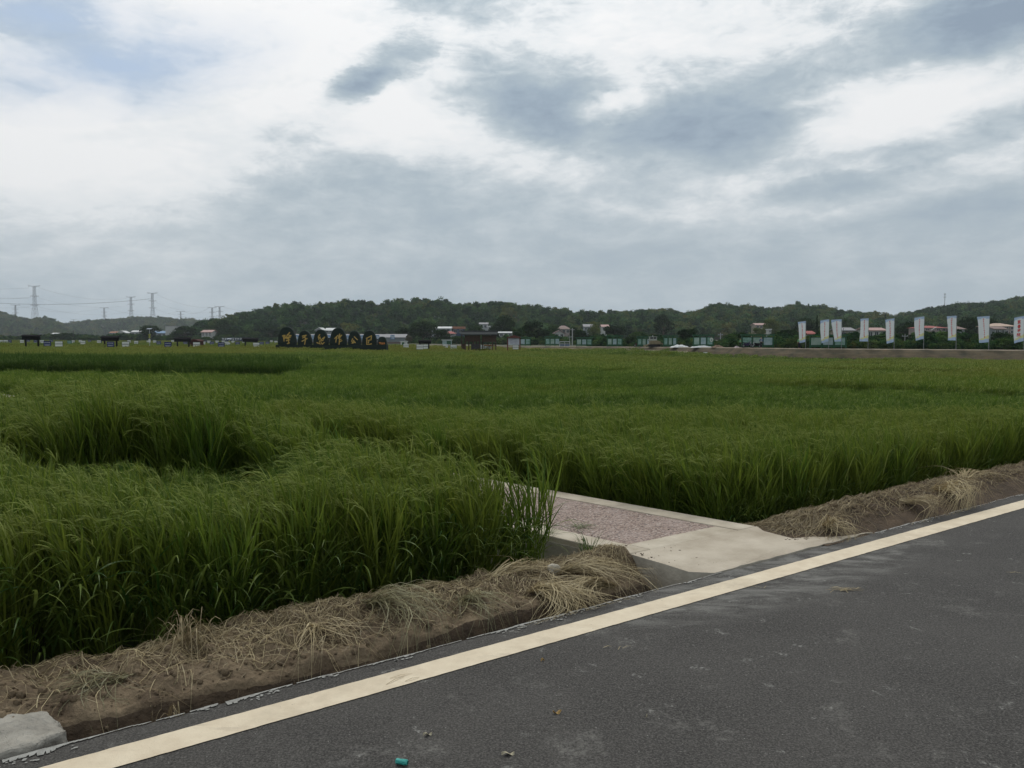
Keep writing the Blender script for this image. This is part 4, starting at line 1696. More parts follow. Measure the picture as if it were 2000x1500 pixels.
for a in [
    (120, 650, 62, 455, "dark", "broad dark tree mass on the field edge, between the two leftmost black boards"),
    (172, 657, 40, 450, "mid", "low green tree right of the thin dark pole on the field edge"),
    (60, 660, 40, 455, "mid", "low scrubby tree just behind the leftmost black board"),
    (18, 662, 40, 460, "mid", "low tree at the left end of the field edge"),
    (240, 659, 44, 450, "dark", "low dark tree in front of the white roofed village houses"),
    (293, 634, 46, 448, "dark", "round dark tree rising straight behind the insect lamp post"),
    (342, 650, 34, 446, "mid", "small tree at the foot of the plain grey block"),
    (364, 637, 50, 444, "dark", "dark bushy tree overlapping the right corner of the plain grey block"),
    (436, 623, 58, 500, "dark", "tall dark tree just left of the long hill, behind the white two storey house"),
    (398, 634, 46, 530, "dark", "dark tree behind the roof of the white two storey house"),
    (402, 658, 34, 436, "mid", "bushy green tree in front of the white two storey house"),
    (450, 640, 60, 452, "dark", "dark tree right of the white two storey house"),
    (492, 646, 50, 436, "mid", "pale green tree above the navy banner"),
    (530, 640, 54, 436, "dark", "dark tree left of the tallest hedge letter"),
    (826, 627, 66, 330, "dark", "large dark tree left of the white roofed houses, above the low black board"),
    (790, 640, 40, 345, "dark", "dark tree behind the right end of the long grey building"),
    (862, 644, 40, 318, "dark", "dark tree overlapping the red tiled roof"),
    (799, 654, 16, 300, "brown", "small brownish round tree beside the green and white kiosk"),
    (892, 656, 36, 285, "mid", "grey green tree left of the brown kiosk"),
    (928, 634, 40, 360, "mid", "green tree above the brown kiosk roof"),
    (965, 634, 30, 345, "dark", "dark tree over the hillside cottage"),
    (990, 618, 50, 335, "dark", "tall dark tree right of the hillside cottage"),
    (1012, 640, 34, 250, "mid", "bright green leaning tree right above the gabled notice board"),
    (1040, 626, 64, 262, "dark", "largest dark tree, spreading right of the gabled notice board"),
    (1078, 634, 30, 330, "mid", "slim grey green tree between the largest dark tree and the white village house"),
    (1131, 644, 38, 240, "dark", "round dark tree behind the pale pole and the green boards"),
    (1120, 636, 22, 300, "dark", "small dark tree right behind the white concrete pole"),
    (1160, 628, 26, 330, "light", "pale pointed tree on the slope between two hillside houses"),
    (1200, 634, 50, 330, "dark", "dark tree below the pinkish hillside house"),
    (1248, 646, 40, 262, "mid", "green tree left of the harvester"),
    (1276, 652, 26, 240, "brown", "brownish tree behind the harvester cab"),
    (1296, 613, 40, 400, "dark", "tall dark tree on the hillside above the harvester"),
    (1343, 642, 44, 190, "dark", "dense dark tree between two groups of green boards"),
    (1455, 648, 34, 150, "dark", "dark clipped tree at the left end of the board by the motorcycles"),
    (1505, 622, 34, 360, "light", "yellow green bamboo clump right of the pink roofed hillside house"),
    (1480, 640, 30, 340, "light", "yellow green thicket below the pink roofed hillside house"),
    (1540, 645, 62, 170, "dark", "dark tree left of the first flag"),
    (1570, 622, 54, 330, "dark", "dark tree mass behind the first two flags"),
    (1652, 622, 40, 420, "mid", "green tree on the slope behind the third flag"),
    (1612, 644, 40, 165, "mid", "rounded green tree behind the red roofed cottage"),
    (1672, 648, 34, 160, "dark", "small dark tree at the gable of the grey roofed house"),
    (1773, 630, 56, 240, "dark", "dark tree left of the three storey red roofed house"),
    (1715, 654, 44, 150, "dark", "dark shrubby tree in front of the pink roofed white house"),
    (1760, 652, 44, 150, "dark", "bushy tree at the foot of the fifth and sixth flags"),
    (1897, 617, 74, 262, "dark", "broad dark tree right of the grey hip roofed house"),
    (1935, 622, 34, 250, "dark", "dark tree behind the eighth flag"),
    (1905, 652, 50, 150, "mid", "green tree in front of the broad dark tree, left of the eighth flag"),
    (1955, 648, 46, 150, "dark", "dark tree under the tan roofed house"),
    (2012, 650, 56, 142, "dark", "dark tree at the edge of view behind the last flag"),
]:
    tree(*a)
tree(1597, 616, 11, 232, "dark", "narrow dark cypress standing just left of the second flag", con=True, trunk=.08)
tree(1727, 612, 15, 560, "dark", "pointed conifer breaking the skyline above the fifth flag", con=True, trunk=.1)
tree(1374, 640, 26, 420, "dark", "dark conifer on the slope above the board with the white ring", con=True, trunk=.1)
for (px, topy, wpx, d, tone, lb_) in [
    (1157, 659, 17, 196, "dark", "clipped round dark bush right of the first full green board"),
    (1178, 661, 15, 190, "dark", "clipped dark bush touching the left post of the second full green board"),
    (1230, 657, 22, 184, "dark", "dark clipped bush left of the board half hidden by the harvester"),
    (1404, 664, 24, 152, "mid", "loose green bush behind the brown soil heap"),
    (1428, 662, 26, 150, "mid", "bigger loose green bush left of the dark clipped tree"),
]:
    tree(px, topy, wpx, d, tone, lb_, "bush", trunk=.06, group="bushes along the far embankment", grow=.6)

# ---- scrub that nobody could count
BUSH = []
for i in range(4):
    mb, tn = MB(), []
    crown(rt, mb, tn, (0, 0, .45), .6, .6, .5, 9, 260, .10)
    BUSH.append(proto("scrub_bush", mb, [FOREST], tn))


def scrub(lo, hi, off, dep, step, hmin, hmax, label, seed, hue0=.1):
    r_ = random.Random(seed)
    P_, R_2, S_, I_, H_ = [], [], [], [], []
    px = lo
    while px < hi:
        d = float(field_edge(px)) + off + r_.random() * dep
        p = at(px, d, 0)
        z = float(ground_z(p.x, p.y))
        h = r_.uniform(hmin, hmax) * (.55 + .9 * float(vnoise(px * .03, 3, seed)))
        P_.append((p.x, p.y, z - .1))
        R_2.append((0, 0, r_.uniform(0, 6)))
        S_.append((h * r_.uniform(.8, 1.4), h * r_.uniform(.8, 1.4), h))
        I_.append(r_.randrange(4))
        H_.append(min(.9, max(0, .12 + hue0 + r_.gauss(0, .2))))
        px += step * r_.uniform(.4, 1.4) * F / d / 4
    scatter("undergrowth", P_, R_2, S_, I_, H_, BUSH, label)


scrub(1150, 2600, 8, 10, .45, .9, 1.7, "dark scrub along the back of the embankment road", 3, .12)
scrub(-400, 580, 6, 26, .8, 1.6, 3.4, "scrub belt closing off the rice field in front of the far ridge", 5, .05)
scrub(560, 1170, 40, 30, .6, .9, 2.0, "scrub around the village behind the kiosk and the hedge letters", 7, .05)
scrub(1150, 2600, 24, 30, .5, 1.2, 2.3, "taller thicket between the embankment road and the hillside houses", 9, -.02)
scrub(-400, 1200, 75, 40, .7, 1.6, 3.6, "thicket at the foot of the long middle hill", 12, -.02)

# ================================================================== things in and beyond the field
re_ = random.Random(31)
M_BLACK = mat("black_paint", (.010, .010, .011), (.007, .007, .008), 3, .9, spec=.05)
M_BLUE = mat("navy_sign", (.022, .035, .135), (.016, .026, .10), 3, .5)
M_WHITE = mat("white_sign", (.66, .67, .64), (.56, .57, .55), 3, .6)
M_GREY = mat("grey_print", (.22, .24, .23), (.16, .17, .17), 5, .6)
M_TEALS = mat("teal_sign", (.06, .20, .16), (.04, .15, .12), 3, .5)
M_METAL = mat("galvanised_steel", (.42, .43, .44), (.33, .34, .35), 4, .45, metal=.6)
M_GREEN = mat("green_frame", (.018, .105, .042), (.012, .07, .03), 3, .5)
M_RED = mat("red_lettering", (.62, .045, .04), (.50, .035, .03), 3, .7)
M_GOLD = mat("gold_lettering", (.52, .34, .08), (.40, .26, .06), 3, .6)
M_ORANGE = mat("orange_lettering", (.65, .24, .05), (.5, .18, .04), 3, .5)
M_TURF = mat("artificial_turf", (.0075, .020, .013), (.0040, .011, .008), 14, .9, .8, 60)
M_WOOD = mat("brown_timber", (.080, .047, .029), (.045, .027, .018), 2, .75, .3, 20, stretch=(1, 1, 6))
M_TILE = mat("grey_roof_tile", (.055, .06, .06), (.03, .034, .034), 3, .95, .6, 14, spec=.1, stretch=(6, 1, 1))
M_GLASS = mat("dark_window_glass", (.030, .038, .045), (.018, .022, .028), 1, .15, spec=.6)
M_ALU = mat("window_frame", (.50, .51, .50), (.40, .41, .40), 2, .5)


def stand(px, ybot):
    """Point on the ground of the rice field where the rice hides a foot seen at photo row ybot."""
    d = depth_for(px, ybot)
    p = at(px, d, 0)
    p.z = float(ground_z(p.x, p.y))
    return p, d


def strokes(mb, segs, w, y, m=0):
    """Brush strokes as flat bars in the x-z plane, facing the road."""
    k = 0
    for s_ in segs:
        for a, b in zip(s_[:-1], s_[1:]):
            a2, b2 = Vector((a[0], 0, a[1])), Vector((b[0], 0, b[1]))
            d = (b2 - a2)
            if d.length < 1e-5:
                continue
            d.normalize()
            n = Vector((-d.z, 0, d.x)) * w / 2
            e = d * w * .3
            k += 1
            q = Vector((0, y - .002 * (k % 5), 0))
            mb.prism([a2 - e - n + q, b2 + e - n * .75 + q, b2 + e + n * .75 + q, a2 - e + n + q], (0, -.02, 0), m)


def glyph(r, x, z, s):
    """Blocky strokes of one small printed character that the photo shows only as a smudge."""
    out = []
    for _ in range(3):
        zz = z + r.choice([-.42, -.2, 0, .2, .42]) * s
        out.append([(x - s * r.uniform(.25, .45), zz), (x + s * r.uniform(.25, .45), zz)])
    for _ in range(2):
        xx = x + r.choice([-.32, -.05, .05, .32]) * s
        out.append([(xx, z - s * r.uniform(.2, .45)), (xx, z + s * r.uniform(.2, .45))])
    return out


# ---- black information boards on two posts (their dark backs lean over the field)
def black_board(px0, px1, ytop, ybrd, ybot, label, l0=.15, l1=.85):
    px = (px0 + px1) / 2
    p, d = stand(px, ybot)
    k = d / F
    w = (px1 - px0) * k
    zt, zb = zat(ytop, d) - p.z, zat(ybrd, d) - p.z
    o = thing("info_board", label, "info board", p, group="black boards on posts in the rice")
    b = MB()
    b.box(-w / 2, w / 2, -.08, .10, zb, zt)
    b.prism([(-w / 2 - .1, -.30, zt - .08), (w / 2 + .1, -.30, zt - .08), (w / 2 + .1, .32, zt + .14), (-w / 2 - .1, .32, zt + .14)], (0, 0, .05))
    b.build("panel", M_BLACK, o)
    for f in (l0, l1):
        l = MB()
        l.box(w * (f - .5) - .11, w * (f - .5) + .11, .105, .26, -.2, zt - .02)
        l.build("leg", M_BLACK, o)
    return o


black_board(44, 79, 656, 664, 675.5, "leftmost black board on two legs, above a navy and a white plot sign")
black_board(198.5, 232, 658.5, 666, 676.5, "black board on two legs with a navy plot sign between its legs")
black_board(341, 373, 661, 667.5, 676.5, "black board on two legs touching the dark red shed roof")
black_board(474, 504, 662, 668, 677, "black board on two legs standing in front of the navy banner")
black_board(617, 643.5, 662, 671, 680, "dark board across the third hedge letter of the green monument")
black_board(712, 736.5, 664, 672.5, 680, "dark board across the sixth hedge letter of the green monument")
black_board(818, 842, 666, 671.5, 682, "low black board with two white plot signs under it, left of the kiosk", .1, .8)


# ---- plot signs
def plot_sign(kind):
    o = thing("plot_sign", "x", "sign", (0, 0, 0), group="small plot signs in the rice")
    f = MB()
    for x in (-.56, .52):
        f.box(x, x + .04, .03, .07, -.1, 1.66)
    f.box(-.52, .52, .03, .06, 1.62, 1.66)
    f.box(-.52, .52, .03, .06, .86, .90)
    f.build("frame", M_BLACK, o)
    b = MB()
    b.box(-.518, .518, .0, .028, .90, 1.62)
    b.build("panel", {"w": M_WHITE, "b": M_BLUE, "t": M_TEALS}[kind], o)
    t = MB()
    if kind == "w":
        t.box(-.50, .50, -.006, -.001, 1.20, 1.32)
        t.build("lettering", M_GREY, o)
    else:
        for i in range(7):
            strokes(t, glyph(re_, -.38 + i * .125, 1.42, .10), .018, -.002)
        t.box(-.40, .42, -.006, -.001, 1.10, 1.13)
        t.box(-.40, .30, -.006, -.001, 1.00, 1.03)
        t.build("lettering", M_WHITE, o)
    return o


SP = {k: plot_sign(k) for k in "wbt"}
used = {"w": False, "b": False, "t": False}


def put_sign(px, ybot, kind, label, hgt=1.0, scale=1.0, lift=0.0):
    p, d = stand(px, ybot)
    o = SP[kind] if not used[kind] else dup(SP[kind])
    used[kind] = True
    o.location = p + Vector((0, 0, lift))
    o.scale = (scale, scale, scale)
    o["label"] = label
    o.rotation_euler = (0, 0, re_.uniform(-.08, .08))


for px, yb, kd, lb_ in [
    (92.5, 676, "b", "navy plot sign just right of the leftmost black board"),
    (115, 676.5, "w", "white plot sign right of the navy sign by the leftmost black board"),
    (216, 677, "b", "navy plot sign between the legs of the second black board"),
    (245.5, 677, "w", "white black framed plot sign right of the second black board"),
    (328, 677.5, "b", "navy plot sign left of the black board by the red shed"),
    (384, 677.5, "w", "white plot sign in front of the dark red shed"),
    (432, 677.5, "b", "navy plot sign in front of the left end of the navy banner"),
    (500.5, 678, "w", "white plot sign under the right end of the board by the banner"),
    (666, 680.5, "w", "white plot sign below the fourth hedge letter of the monument"),
    (750, 680.5, "w", "white plot sign below the small orange lettered hedge of the monument"),
    (820, 682, "w", "white plot sign under the left end of the low black board"),
    (832, 681, "w", "white plot sign under the middle of the low black board"),
    (886, 682, "w", "white plot sign with dark backing, between low black board and kiosk"),
    (944.5, 682, "w", "white plot sign standing in front of the brown kiosk"),
    (1007, 682, "w", "white plot sign in front of the gabled notice board"),
]:
    put_sign(px, yb, kd, lb_)
for px, yb, kd, lb_ in [
    (18, 670, "b", "small far navy sign nearest the left end of the field"),
    (70, 670, "b", "small far navy sign behind the legs of the leftmost black board"),
    (135.5, 671, "t", "small teal sign right of the white one by the leftmost black board"),
    (162, 672, "w", "far white sign midway between the two leftmost black boards"),
    (195, 669.5, "b", "far navy sign seen left of the second black board's left leg"),
    (266, 671.5, "w", "far white sign left of the insect lamp post"),
    (310, 672.5, "b", "far navy sign right of the insect lamp post"),
    (362, 672.5, "b", "far navy sign behind the legs of the board by the red shed"),
    (397, 673, "w", "far white sign just right of the dark red shed"),
    (414, 673, "b", "far navy sign between the red shed and the navy banner"),
    (443, 673, "w", "far white sign under the navy banner"),
    (464, 673, "b", "far navy sign under the right half of the navy banner"),
    (511, 673, "b", "far navy sign right of the board by the banner"),
    (522.5, 672, "b", "last far navy sign left of the hedge letters"),
    (793, 679, "w", "small white sign alone on the rice below the green and white kiosk"),
    (870, 679, "w", "small white sign alone on the rice left of the brown kiosk"),
]:
    put_sign(px, yb, kd, lb_)
for px in (2, 11, 43, 55, 82, 100, 142, 157, 175, 193, 252, 290, 302, 337, 401, 408, 424, 436, 455, 476, 494, 530, 539):
    put_sign(px, 668 + re_.uniform(0, 2.2), "w" if re_.random() < .85 else "b", "tiny plot sign, a mere speck along the far edge of the rice")
put_sign(1378, 689.3, "w", "small white sign at the foot of the bank below the board with the white ring", scale=.62, lift=.05)
put_sign(1421, 690.0, "w", "small white sign at the foot of the bank below the brown soil heap", scale=.62, lift=.05)

# ---- hedge letters
pm, dm = stand(648, 680.3)
km = dm / F
mon = thing("hedge_monument", "row of dark green arched hedge letters with gold calligraphy in the rice", "monument", pm)
zb0 = zat(680, dm) - pm.z
b = MB()
b.box(-107 * km, 108 * km, -.7, 1.2, -.3, zat(673.2, dm) - pm.z)
b.build("base", M_TURF, mon)
STONES = [(543.5, 579, 638.6), (582, 609.5, 646), (612.5, 641.5, 644), (644.5, 677.5, 640.5), (680, 705.5, 646.5), (707.5, 736, 645.5), (737.5, 755.5, 657.3)]
# strokes read off the photo (x = 530 + X/8, y = 580 + Y/8)
CH = [
    [[(188, 610), (228, 598), (214, 626), (238, 636), (208, 662)], [(200, 600), (212, 690)], [(300, 556), (256, 606)], [(262, 590), (322, 604), (250, 640)], [(240, 620), (300, 640)], [(252, 652), (312, 630)], [(246, 682), (302, 668)], [(276, 640), (284, 728)], [(262, 728), (296, 716)]],
    [[(496, 612), (556, 598)], [(556, 600), (502, 642)], [(520, 628), (540, 640)], [(490, 692), (572, 648)], [(548, 640), (530, 742)]],
    [[(768, 588), (744, 622)], [(744, 636), (776, 628)], [(752, 626), (754, 664)], [(772, 646), (780, 660)], [(790, 662), (802, 668)], [(806, 654), (842, 626), (824, 662)], [(722, 712), (748, 728)], [(758, 712), (772, 738)], [(786, 712), (800, 728)], [(802, 738), (836, 710)], [(760, 690), (820, 680)]],
    [[(1048, 602), (998, 650)], [(1028, 628), (1016, 706)], [(1078, 578), (1052, 650)], [(1108, 596), (1072, 642)], [(1080, 600), (1066, 742)], [(1072, 672), (1098, 660)], [(1074, 700), (1112, 682)]],
    [[(1278, 652), (1262, 694)], [(1304, 622), (1352, 668)], [(1296, 676), (1268, 722), (1318, 706)], [(1300, 694), (1320, 714)]],
    [[(1492, 648), (1572, 606), (1564, 672)], [(1500, 640), (1498, 740)], [(1492, 748), (1572, 732)], [(1520, 680), (1550, 672)], [(1520, 720), (1530, 690)]],
    [],
]
for i, (x0, x1, yt) in enumerate(STONES):
    xa, xb = (x0 - 648) * km, (x1 - 648) * km
    zt = zat(yt, dm) - pm.z
    zl = zat(673.2, dm) - pm.z
    w, cx_ = (xb - xa) / 2, (xa + xb) / 2
    ring = []
    for q in np.linspace(0, math.pi, 25):
        c_, s_ = math.cos(q), math.sin(q)
        fx = math.copysign(abs(c_) ** .72, c_)
        ring.append((cx_ + w * fx * (1 - .10 * (s_ ** 1.0)), -.35, zl + (zt - zl) * (s_ ** .80)))
    sb = MB()
    sb.prism([(p_[0], p_[1], p_[2]) for p_ in ring], (0, .9, 0))
    so_ = sb.build("stone", M_TURF, mon)
    bv = so_.modifiers.new("bevel", "BEVEL")
    bv.width, bv.segments = .12, 3
    lt = MB()
    if CH[i]:
        segs = [[((530 + X / 8 - 648) * km, zat(580 + Y / 8, dm) - pm.z) for X, Y in s2] for s2 in CH[i]]
        strokes(lt, segs, .165, -.36)
        lt.build("lettering", M_GOLD, so_)
    else:
        for k in range(3):
            strokes(lt, glyph(re_, (743.2 + k * 3.6 - 648) * km, zat(670.6, dm) - pm.z, .36), .07, -.36)
        lt.build("lettering", M_ORANGE, so_)

# ---- brown kiosk
pk_, dk = stand(936, 682.5)
k = dk / F
kio = thing("kiosk", "brown timber kiosk with a grey tiled gable roof standing in the rice", "kiosk", pk_)
X = lambda px: (px - 936) * k
Zk = lambda y: zat(y, dk) - pk_.z
for px in (902.5, 909.5, 915, 925, 930, 937.5, 942, 962, 968.5):
    l = MB()
    l.box(X(px) - .09, X(px) + .09, -1.0 if px not in (915, 930, 942) else 1.0, -.82 if px not in (915, 930, 942) else 1.18, -.3, Zk(654.5))
    l.build("post", M_WOOD, kio)
rb_ = MB()
x0, x1 = X(900.5), X(971.5)
ze, zr_ = Zk(654.6), Zk(649.2)
rb_.prism([(x0, -1.55, ze), (x0, 0, zr_), (x0, 1.55, ze), (x0, 1.55, ze + .14), (x0, 0, zr_ + .16), (x0, -1.55, ze + .14)], (x1 - x0, 0, 0))
rb_.tube([(x0, 0, zr_ + .2), (x1, 0, zr_ + .2)], .12, 6)
rb_.build("roof", M_TILE, kio)
wb = MB()
wb.box(X(909), X(937), -.9, -.82, Zk(667), Zk(655))
wb.box(X(942), X(968.5), -.9, -.82, Zk(667.5), Zk(655))
wb.build("wall_board", M_WOOD, kio)
cb2 = MB()
cb2.box(X(921), X(937), -1.3, -.2, -.2, Zk(672))
cb2.build("cabinet", mat("dark_cabinet", (.035, .03, .03), (.02, .018, .018), 2, .6), kio)
bb = MB()
bb.box(X(902.5), X(909.5), -.84, -.78, Zk(682), Zk(671.5))
bb.build("low_board", M_WOOD, kio)
tb2 = thing("market_table", "low stall table with colourful goods under the right half of the kiosk", "table", pk_ + Vector((X(957), .3, 0)))
t = MB()
t.box(-1.1, 1.1, -.4, .4, Zk(675.2) - .08, Zk(675.2))
t.build("tabletop", M_WOOD, tb2)
for sx in (-1, 1):
    for sy in (-1, 1):
        t = MB()
        t.box(sx * 1.0 - .05, sx * 1.0 + .05, sy * .33 - .04, sy * .33 + .04, -.2, Zk(675.2) - .08)
        t.build("leg", M_WOOD, tb2)
M_FRUIT = mat("orange_goods", (.45, .17, .06), (.25, .20, .06), 8, .7)
t = MB()
for i in range(26):
    cx_, cy_ = re_.uniform(-1, .9), re_.uniform(-.3, .3)
    s_ = re_.uniform(.06, .11)
    t.prism([(cx_ + math.cos(a) * s_, cy_ + math.sin(a) * s_, Zk(675.2)) for a in np.linspace(0, 5.24, 6)], (0, 0, s_ * 1.6))
o = t.build("goods", M_FRUIT)
o.location = tb2.location
tag(o, "spread of orange and tan goods lying on the kiosk's stall table", "goods")

# ---- gabled notice board
pn, dn = stand(1003.5, 682.5)
k = dn / F
nb = thing("notice_board", "red brown gabled notice board with a pale printed panel, right of the kiosk", "notice board", pn)
Zn = lambda y: zat(y, dn) - pn.z
for sx in (-1, 1):
    l = MB()
    l.box(sx * 12 * k - .1, sx * 12 * k + .1, -.1, .1, -.3, Zn(658.5))
    l.build("post", mat("red_timber", (.13, .035, .022), (.08, .022, .016), 2, .7) if sx < 0 else bpy.data.materials["red_timber"], nb)
l = MB()
l.prism([(-14.2 * k, -.4, Zn(659.3)), (0, -.4, Zn(654.6)), (14.2 * k, -.4, Zn(659.3)), (13.2 * k, -.4, Zn(660)), (-13.2 * k, -.4, Zn(660))], (0, .8, 0))
l.build("roof", bpy.data.materials["red_timber"], nb)
l = MB()
l.box(-11.3 * k, 11.3 * k, -.05, .05, Zn(673.3), Zn(660.2))
pnl = l.build("panel", mat("pale_print", (.52, .53, .60), (.44, .46, .52), 2, .6), nb)
l = MB()
for i in range(9):
    xx = (-6.5 + i * 1.6) * k
    for j in range(7):
        if re_.random() < .85:
            strokes(l, [[(xx, Zn(663 + j * 1.25)), (xx + re_.uniform(.3, .9) * k, Zn(663 + j * 1.25))]], .05, -.052)
strokes(l, [[(-4 * k, Zn(661.6)), (4 * k, Zn(661.6))]], .07, -.052)
l.build("lettering", mat("grey_violet_print", (.30, .29, .36), (.24, .23, .30), 2, .6), nb)

# ---- dark red shed, navy banner, insect lamp
ps, ds = stand(383, 675)
k = ds / F
sh = thing("shed", "small dark red gabled shed in the rice beside a black board", "shed", ps)
b = MB()
b.box(-9.5 * k, 9.5 * k, -1.0, 1.4, -.3, zat(665.5, ds) - ps.z)
b.build("wall", mat("dark_red_boards", (.065, .022, .016), (.04, .014, .011), 3, .9, spec=.1), sh)
b = MB()
zz = lambda y: zat(y, ds) - ps.z
b.prism([(-10.8 * k, -1.3, zz(666.2)), (-5 * k, -1.3, zz(663.2)), (0, -1.3, zz(662.2)), (5 * k, -1.3, zz(663.2)), (10.8 * k, -1.3, zz(666.2)), (10.4 * k, -1.3, zz(667))] + [(-10.4 * k, -1.3, zz(667))], (0, 3, 0))
b.build("roof", bpy.data.materials["dark_red_boards"], sh)

pb, db = at(468, 395, 0), 395.0
pb.z = float(ground_z(pb.x, pb.y))
k = db / F
bn = thing("banner", "long navy banner of white characters strung along the field edge", "banner", pb)
b = MB()
b.box(-35 * k, 26 * k, 0, .05, zat(667.3, db) - pb.z, zat(659.6, db) - pb.z)
b.build("cloth", mat("navy_cloth", (.020, .035, .085), (.014, .025, .06), 1, .8), bn)
for px in (-35, -15, 5, 26):
    l = MB()
    l.tube([(px * k, .12, -.3), (px * k, .12, zat(659.4, db) - pb.z)], .06, 6)
    l.build("post", M_METAL, bn)
l = MB()
for i in range(12):
    strokes(l, glyph(re_, (-32.2 + i * 4.95) * k, zat(662.2, db) - pb.z, 1.05), .17, -.01)
l.build("lettering", M_WHITE, bn)


def insect_lamp(px, ytop, ybot, label, sc_=1.0):
    p, d = stand(px, ybot)
    k = d / F
    z = lambda y: zat(y, d) - p.z
    H_ = ybot - ytop
    o = thing("insect_lamp", label, "lamp", p, group="solar insect lamps in the rice")
    b = MB()
    b.tube([(0, 0, -.2), (0, 0, z(ytop + 1))], .05, 6)
    b.build("pole", M_METAL, o)
    b = MB()
    b.prism([(-4.6 * k, -.35, z(ytop + .7)), (4.6 * k, -.35, z(ytop + .7)), (4.6 * k, .3, z(ytop - .6)), (-4.6 * k, .3, z(ytop - .6))], (0, 0, .06))
    b.build("solar_panel", mat("solar_cells", (.30, .33, .38), (.22, .25, .3), 4, .3), o)
    b = MB()
    b.box(-1.6 * k, 1.6 * k, -.14, .14, z(ytop + .40 * H_), z(ytop + .30 * H_))
    b.tube([(0, 0, z(ytop + .54 * H_)), (0, 0, z(ytop + .40 * H_))], [.22, .12], 8)
    b.build("trap", mat("lamp_yellow", (.30, .32, .06), (.22, .24, .05), 4, .5) if "lamp_yellow" not in bpy.data.materials else bpy.data.materials["lamp_yellow"], o)
    b = MB()
    b.box(-1.5 * k, 1.5 * k, -.2, .05, z(ytop + .80 * H_), z(ytop + .62 * H_))
    b.build("control_box", M_WHITE, o)


insect_lamp(292.5, 642.5, 675, "tall insect lamp with a solar panel, right of the second black board")
insect_lamp(448, 661.5, 674, "short insect lamp with a white box in front of the navy banner")

# ---- green display boards along the embankment
M_PRINTS = [mat("print_green_blue", (.30, .42, .40), (.10, .24, .16), 1.4, .5, detail=2), mat("print_grey_green", (.38, .45, .42), (.20, .32, .24), 1.0, .5, detail=2),
            mat("print_pale_blue", (.40, .47, .50), (.22, .33, .33), 1.2, .5, detail=2)]


def bank(px, off):
    d = float(field_edge(px)) + off
    z = float(np.interp(px, _ex, _ez)) + .05
    return at(px, d, z), d


def display_board(px0, px1, ytop, yp0, yp1, label, npan=3):
    px = (px0 + px1) / 2
    p, d = bank(px, 3.0)
    k = d / F
    w = (px1 - px0) * k
    z = lambda y: max(.1, zat(y, d) - p.z)
    o = thing("display_board", label, "display board", p, group="green display boards on the embankment")
    for i in range(npan + 1):
        l = MB()
        x = -w / 2 + w * i / npan
        l.box(x - .07, x + .07, -.07, .07, -.15, z(ytop))
        l.build("post", M_GREEN, o)
    b = MB()
    b.box(-w / 2 - .2, w / 2 + .2, -.28, -.09, z(ytop) - .12, z(ytop) + .02)
    b.box(-w / 2 - .2, w / 2 + .2, .09, .28, z(ytop) - .12, z(ytop) + .02)
    b.box(-w / 2 - .2, w / 2 + .2, -.3, .3, z(ytop) + .024, z(ytop) + .09)
    b.build("roof", M_GREEN, o)
    b = MB()
    b.box(-w / 2 + .07, w / 2 - .07, .02, .05, z(yp1) - .30, z(yp0) + .12)
    b.build("backing", M_GREEN, o)
    for i in range(npan):
        b = MB()
        xa, xb = -w / 2 + w * i / npan + .16, -w / 2 + w * (i + 1) / npan - .16
        b.box(xa, xb, -.03, .017, z(yp1), z(yp0))
        b.build("panel", M_PRINTS[(i + int(px0)) % 3], o)
    return o


display_board(1016, 1036, 659.5, 662.5, 672, "green board with two panels under the largest dark tree", 2)
display_board(1065, 1093, 657.5, 662, 671.5, "green three panel board just left of the grey railing gate")
display_board(1126, 1156, 659.5, 663, 672.5, "green three panel board right of the white concrete pole, pale blue prints")
display_board(1186, 1215, 656, 662, 672.5, "green three panel board with a high roof beam between clipped bushes")
display_board(1245, 1271, 658, 662, 673, "green board partly hidden by the harvester")
display_board(1296, 1322, 656, 660.5, 673, "green narrow paneled board between the harvester and the dense dark tree")
display_board(1354, 1393, 654.5, 659.5, 672.5, "green three panel board with the white ring hanging on its right post")
display_board(1449, 1510, 654, 659.5, 673.5, "large green board with the motorcycles parked before it")
display_board(1582, 1652, 654.5, 659.5, 673.5, "large green board behind the second and third flags")

# white ring
p, d = bank(1389.5, 2.7)
k = d / F
b = MB()
pts = [(math.cos(a) * 2.5 * k, 0, zat(663.7, d) - p.z + math.sin(a) * 3.2 * k) for a in np.linspace(0, 2 * math.pi, 25)]
b.tube(pts, .075, 8)
tag(b.build("ring", mat("white_rope", (.62, .60, .54), (.5, .48, .43), 6, .8), loc=p), "white oval ring hanging on the right post of a green board", "ring")


# ---- flags
def flag_cloth(W, Hf, phase, bow):
    """Cloth hanging left of its pole: printed blue ends, yellow lower corner."""
    b = MB()
    nx, nz = 12, 30
    P_ = {}
    for i in range(nx + 1):
        for j in range(nz + 1):
            u, v = i / nx, j / nz                 # u from the pole outward, v from the top down
            sway = bow * W * u * (math.sin(v * 2.6 + phase) * .14)
            x = -.04 - W * u * (1 - .10 * v) + bow * W * .35 * v * u + sway * .5
            z = Hf - v * Hf - .10 * W * u * (1 + math.sin(phase)) + .05 * math.sin(v * 9 + phase) * u
            y = .10 * math.sin(v * 5 + u * 3.5 + phase) * u + .05 * math.sin(u * 9 + phase * 2)
            P_[i, j] = (x, y, z)
    for i in range(nx):
        for j in range(nz):
            u, v = (i + .5) / nx, (j + .5) / nz
            m = 0
            if v < .055 + .085 * abs(u - .45) * 1.7 or v > .885 + .05 * (u - .5):
                m = 1
            elif v > .72 + .16 * u:
                m = 2
            b.poly([P_[i, j], P_[i + 1, j], P_[i + 1, j + 1], P_[i, j + 1]], m)
    return b, P_, nx, nz


